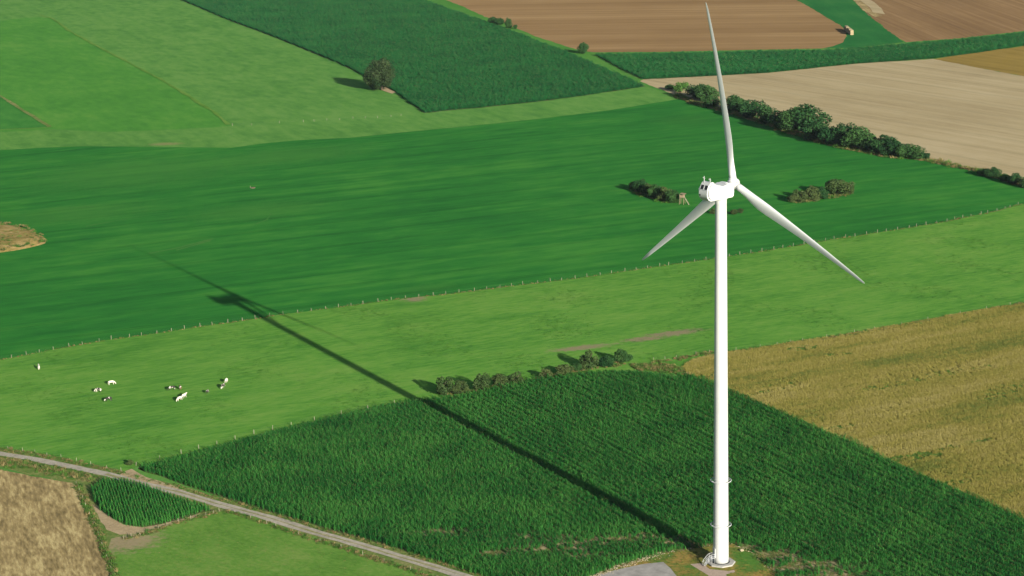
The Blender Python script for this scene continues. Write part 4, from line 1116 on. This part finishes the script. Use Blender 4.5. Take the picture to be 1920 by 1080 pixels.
for i, t in enumerate(D['hedgerow']):
    tree(t, 'olive' if i < 7 else 'dark' if i != 8 else 'olive', 'hedge_bush', '%s bush from the left on the border of maize and cow meadow' % nth(i, len(D['hedgerow'])) if 0 < i < 10 else '%s bush on the border of maize and cow meadow' % nth(i, 11), 'bush', 'bushes between maize and meadow', 0.1)
for i, t in enumerate(D['row']):
    lab = '%s tree in the dark row along the tan stubble field' % nth(i, 21) if i in (0, 20) else '%s tree from the left in the dark row along the tan stubble' % ORD[i]
    if i == 1: lab = 'bright green second tree at the left end of the dark row'
    if i == 10: lab = 'biggest, widest tree in the middle of the dark row'
    t = (t[0], t[1], t[2] * 1.28, t[3] * 0.84)
    tree(t, 'bright' if i == 1 else 'dark', 'row_tree', lab, 'tree', 'trees in the row beside the stubble', 0.08)
for i, t in enumerate(D['row_end']):
    tree(t, 'dark', 'low_bush', '%s of the low bushes right of the tree row, at the photo\'s right edge' % nth(i, 5), 'bush', 'low bushes past the end of the tree row', 0.1)
for i, t in enumerate(D['islet_a']):
    tree(t, 'olive' if i % 2 == 0 else 'dark', 'island_bush', '%s bush of the island with the hunting stand' % nth(i, 6), 'bush', 'bushes of the left island', 0.1)
for i, t in enumerate(D['islet_b']):
    tree(t, 'olive' if i != 3 else 'dark', 'island_bush', '%s bush of the island right of the turbine tower' % nth(i, 6), 'bush', 'bushes of the right island', 0.1)
for i, t in enumerate(D['islet_c']):
    tree(t, 'olive', 'small_bush', ['small bush just left of the tower behind the lower left blade', 'small low bush just right of the tower below the hub', 'tiny bush second right of the tower below the hub'][i], 'bush', 'small bushes behind the tower', 0.1)
for i, t in enumerate(D['topb']):
    tree(t, 'dark', 'verge_bush', ['leftmost dark bush on the verge of the brown field', 'second dark bush on the verge of the brown field', 'upright third bush on the verge of the brown field', 'tiny last bush on the verge of the brown field'][i], 'bush', 'bushes on the verge of the brown field', 0.08)
tree(D['oak'][0], 'dark', 'lone_tree', 'small lone round tree at the lower corner of the brown field', 'tree', sink=0.06)
tree(D['shrub'][0], 'olive', 'shrub', 'low dry shrub at the left tip of the near maize', 'shrub', sink=0.1)

# ------------------------------------------------------------------ fences
def post_mesh(seed, h=1.45):
    rg = random.Random(seed)
    bm = bmesh.new()
    lx, ly = rg.uniform(-0.08, 0.08), rg.uniform(-0.08, 0.08)
    add_tube(bm, [(0, 0, -0.2), (lx * 0.5, ly * 0.5, h * 0.5), (lx, ly, h - 0.06), (lx, ly, h)], [0.075, 0.07, 0.065, 0.045], 7)
    return bm_mesh('post', bm, M['post'])
POSTS = [post_mesh(i) for i in range(5)]
def fence(name, line, spacing, label, h=1.0, wires=(0.55, 1.0, 1.3), exact=False, jit=0.0):
    P = np.array(line, float) if exact else resample(line, 0.25, 0.0, False)
    if not exact:
        dd = np.r_[0, np.cumsum(np.hypot(*np.diff(P, axis=0).T))]
        s = np.arange(0, dd[-1], spacing) + rng.normal(0, jit, int(math.ceil(dd[-1] / spacing)))
        P = np.column_stack([np.interp(s, dd, P[:, 0]), np.interp(s, dd, P[:, 1])])
    P = P[in_reach(P, 1.06, 440)]
    root = empty(name, (P[0][0], P[0][1], 0))
    tag(root, label, 'fence')
    for i, p in enumerate(P):
        o = link('post', POSTS[rng.integers(0, 5)], root)
        o.location = (p[0] - P[0][0], p[1] - P[0][1], 0)
        k = rng.uniform(0.8, 1.15)
        o.scale = (h * 1.15, h * 1.15, h * k)
        o.rotation_euler = (0, 0, rng.uniform(0, 6.28))
    for wz in wires:
        bm = bmesh.new()
        add_tube(bm, [(p[0] - P[0][0] + 0.12, p[1] - P[0][1], wz * h) for p in P], 0.004, 3)
        link('wire', bm_mesh('wire', bm, M['wire']), root)
fence('wire_fence', D['fence_main'], 5.55, 'long post and wire fence between dark grass field and cow meadow', 0.95, jit=0.35)
fence('wire_fence', D['fence_road'], 0, 'roadside post and wire fence at the lower left of the cow meadow', 0.8, exact=True)
fence('wire_fence', D['fence_corn'], 0, 'post and wire fence along the maize edge of the cow meadow', 1.0, exact=True)
fence('wire_fence', D['fence_low'], 0, 'post and wire fence around the pasture below the farm track', 0.8, exact=True)
fence('wire_fence', D['fence_stubble'], 0, 'post and wire fence between straw field and the lower pasture', 0.75, exact=True)
fence('wire_fence', D['fence_gold'], 0, 'sparse fence along the upper edge of the golden barley', 0.85, exact=True)
fence('wire_fence', D['top_fence'], 0, 'short pale fence across the upper left pasture', 0.95, exact=True)

# ------------------------------------------------------------------ cattle
def cow_mesh(grazing, seed):
    rg = random.Random(seed)
    V = [(0, 0, 1.12)]; E = []; Rr = [(0.34, 0.42)]
    def add(p, par, r): V.append(p); E.append((par, len(V) - 1)); Rr.append(r); return len(V) - 1
    ch = add((0.55, 0, 1.12), 0, (0.34, 0.42)); sh = add((0.85, 0, 1.16), ch, (0.27, 0.36))
    ru = add((-0.5, 0, 1.14), 0, (0.33, 0.40)); bt = add((-0.82, 0, 1.17), ru, (0.26, 0.30))
    t1 = add((-1.0, 0, 1.25), bt, (0.06, 0.06)); t2 = add((-1.08, 0, 0.9), t1, (0.035, 0.035)); add((-1.08, 0, 0.5), t2, (0.05, 0.05))
    if grazing:
        n1 = add((1.12, 0, 0.95), sh, (0.17, 0.22)); n2 = add((1.38, 0, 0.55), n1, (0.15, 0.17)); h1 = add((1.48, 0, 0.36), n2, (0.13, 0.14)); h2 = add((1.6, 0, 0.12), h1, (0.085, 0.09))
        e0 = n2
    else:
        n1 = add((1.15, 0, 1.38), sh, (0.16, 0.22)); n2 = add((1.38, 0, 1.5), n1, (0.15, 0.16)); h1 = add((1.58, 0, 1.42), n2, (0.13, 0.14)); h2 = add((1.82, 0, 1.26), h1, (0.09, 0.09))
        e0 = n2
    for s in (-1, 1):
        x, y, zz = V[e0]
        add((x, y + s * 0.26, zz + 0.05), e0, (0.05, 0.03))
        st = rg.uniform(-0.12, 0.12)
        f1 = add((0.72, s * 0.2, 0.78), sh, (0.13, 0.13)); f2 = add((0.74 + st, s * 0.2, 0.42), f1, (0.075, 0.075)); f3 = add((0.74 + st * 1.5, s * 0.2, 0.06), f2, (0.06, 0.06))
        st = rg.uniform(-0.12, 0.12)
        b1 = add((-0.72, s * 0.2, 0.82), bt, (0.16, 0.14)); b2 = add((-0.86 + st, s * 0.2, 0.48), b1, (0.075, 0.075)); b3 = add((-0.8 + st * 1.5, s * 0.2, 0.06), b2, (0.06, 0.06))
    me = bpy.data.meshes.new('cow_frame'); me.from_pydata(V, E, [])
    o = bpy.data.objects.new('cow_frame', me); C.objects.link(o)
    md = o.modifiers.new('skin', 'SKIN')
    for i, r in enumerate(Rr): me.skin_vertices[0].data[i].radius = r
    me.skin_vertices[0].data[0].use_root = True
    o.modifiers.new('sub', 'SUBSURF').levels = 2
    bpy.context.view_layer.update()
    ev = o.evaluated_get(bpy.context.evaluated_depsgraph_get())
    out = bpy.data.meshes.new_from_object(ev)
    bpy.data.objects.remove(o)
    out.polygons.foreach_set('use_smooth', [True] * len(out.polygons))
    return out
def coat(name, thr, dark, light):
    m_, n, l, b = mat(name, 0.8, 0.2)
    tc = n.new('ShaderNodeTexCoord'); oi = n.new('ShaderNodeObjectInfo')
    va = n.new('ShaderNodeVectorMath'); va.operation = 'ADD'
    cmb = n.new('ShaderNodeCombineXYZ')
    l.new(math_node(n, l, 'MULTIPLY', oi.outputs['Random'], 37.0), cmb.inputs[0])
    l.new(tc.outputs['Object'], va.inputs[0]); l.new(cmb.outputs[0], va.inputs[1])
    l.new(ramp(n, l, noise(n, l, va.outputs[0], 1.5, 2, 0.4), [(thr - 0.015, dark), (thr + 0.015, light)]), b.inputs['Base Color'])
    return m_
white_c, black_c, brown_c = (0.45, 0.42, 0.36, 1), (0.022, 0.02, 0.018, 1), (0.10, 0.055, 0.03, 1)
COAT = {'white': coat('white_coat', 0.30, black_c, white_c), 'cream': coat('cream_coat', 0.33, (0.42, 0.27, 0.16, 1), white_c), 'pied': coat('pied_coat', 0.50, black_c, white_c), 'dark': coat('dark_coat', 0.60, black_c, white_c), 'brown': coat('brown_coat', 0.60, brown_c, white_c)}
COWM = [cow_mesh(True, 1), cow_mesh(False, 2), cow_mesh(True, 3)]
cows = (('c0', 'white', 1, 105, 'white cow alone far left, nearest the long fence'),
        ('c1', 'cream', 0, 20, 'cream-coloured cow, topmost of the left three'),
        ('c2', 'pied', 0, 170, 'black and white cow, leftmost of the left three'),
        ('c3', 'dark', 0, 200, 'mostly black cow with white hindquarters, lowest of the left three'),
        ('c4', 'dark', 0, 195, 'mostly black cow with white patches standing left of the brown-black one'),
        ('c5', 'brown', 0, 110, 'dark brown-black cow beside a pied one in the middle group'),
        ('c6', 'white', 1, 60, 'white cow behind, upper of the two white cows touching'),
        ('c7', 'white', 0, 235, 'white cow in front, lower of the two white cows touching'),
        ('c8', 'dark', 0, 75, 'small dark cow alone between middle and right groups'),
        ('c9', 'pied', 0, 250, 'black and white cow, lower of the right pair'),
        ('c10', 'white', 0, 80, 'mostly white cow, upper of the right pair'))
for key, ct, mi, rz, lab in cows:
    me = COWM[mi].copy()
    me.materials.clear(); me.materials.append(COAT[ct])
    o = link('cow', me)
    o.location = (*D['cows'][key], 0.12)
    o.rotation_euler = (0, 0, R(rz))
    k = 0.8 if key == 'c8' else 1.0
    o.scale = (k, k, k)
    tag(o, lab, 'cow', 'cattle grazing in the meadow')

# ------------------------------------------------------------------ hunting stand, straw stack, heap
st = empty('hunting_stand', (*D['stand'], 0), R(-25))
tag(st, 'wooden raised hunting stand with ladder beside the left bush island', 'hunting stand')
for sx in (-0.8, 0.8):
    for sy in (-0.8, 0.8):
        bm = bmesh.new(); add_tube(bm, [(sx * 1.35, sy * 1.35, 0), (sx, sy, 3.4)], 0.12, 6); link('leg', bm_mesh('leg', bm, M['wood']), st)
bm = bmesh.new(); add_box(bm, (0, 0, 3.4), (2.0, 2.0, 0.12)); link('floor', bm_mesh('floor', bm, M['wood']), st)
bm = bmesh.new()
for k in range(4):
    Mr = Matrix.Rotation(k * math.pi / 2, 4, 'Z')
    add_box(bm, (0.95, 0, 3.95), (0.06, 1.9, 1.0), Mr)
link('cabin_wall', bm_mesh('cabin_wall', bm, M['wood']), st)
for sx in (-0.9, 0.9):
    for sy in (-0.9, 0.9):
        bm = bmesh.new(); add_box(bm, (sx, sy, 4.75), (0.1, 0.1, 0.7)); link('corner_post', bm_mesh('corner_post', bm, M['wood']), st)
bm = bmesh.new(); add_box(bm, (0, 0, 5.15), (2.4, 2.4, 0.1), Matrix.Rotation(R(6), 4, 'Y')); link('roof', bm_mesh('roof', bm, M['wood']), st)
lad = empty('ladder'); lad.parent = st
for s in (-0.3, 0.3):
    bm = bmesh.new(); add_tube(bm, [(3.4, s, 0), (1.0, s, 3.7)], 0.09, 6); link('rail', bm_mesh('rail', bm, M['post']), lad)
for k in range(8):
    t = (k + 0.7) / 8.5
    bm = bmesh.new(); add_tube(bm, [(3.4 - 2.4 * t, -0.3, 3.7 * t), (3.4 - 2.4 * t, 0.3, 3.7 * t)], 0.05, 5); link('rung', bm_mesh('rung', bm, M['post']), lad)

a, b = [Vector((*p, 0)) for p in D['straw']]
d = (b - a)
stk = empty('straw_stack', a, math.atan2(d.y, d.x))
tag(stk, 'long stack of pale straw bales on the grass beside the brown field', 'straw stack')
L = d.length
nb = max(3, int(L / 2.4))
bmesh_b = bmesh.new(); add_box(bmesh_b, (0, 0, 0), (2.34, 2.4, 1.16)); bmesh.ops.bevel(bmesh_b, geom=bmesh_b.edges[:], offset=0.1, segments=2, affect='EDGES')
bale = bm_mesh('bale', bmesh_b, M['straw'])
for k in range(nb):
    for j in range(3 if k % 5 else 2):
        o = link('bale', bale, stk)
        o.location = ((k + 0.5) * 2.4, rnd.uniform(-0.15, 0.15), 0.64 + 1.18 * j)
        o.rotation_euler = (0, 0, rnd.uniform(-0.04, 0.04))
hp = empty('soil_heap', (*D['heap'], 0))
tag(hp, 'tiny brown heap with a pale stake alone in the dark grass field', 'heap')
o = link('heap', rock(31, M['bark']), hp); o.scale = (1.6, 1.2, 0.8); o.location = (0.9, 0, 0)
bm = bmesh.new(); add_tube(bm, [(-0.4, 0, 0), (-0.35, 0, 1.3)], 0.08, 7); link('stake', bm_mesh('stake', bm, M['post']), hp)

# ------------------------------------------------------------------ the air: a thin even haze that the far fields fade into
bm = bmesh.new()
add_box(bm, (0, 5000, 108), (17000, 14000, 218))
hz = link('haze', bm_mesh('haze', bm, []))
hm = bpy.data.materials.new('haze_air')
hm.use_nodes = True
hn = hm.node_tree.nodes
hn.remove(hn['Principled BSDF'])
pv = hn.new('ShaderNodeVolumePrincipled')
pv.inputs['Color'].default_value = (0.72, 0.84, 1.0, 1)
pv.inputs['Density'].default_value = 0.000014
pv.inputs['Anisotropy'].default_value = 0.2
hm.node_tree.links.new(pv.outputs[0], hn['Material Output'].inputs['Volume'])
hz.data.materials.append(hm)
tag(hz, 'thin blue summer haze over the fields', 'haze', kind='stuff')
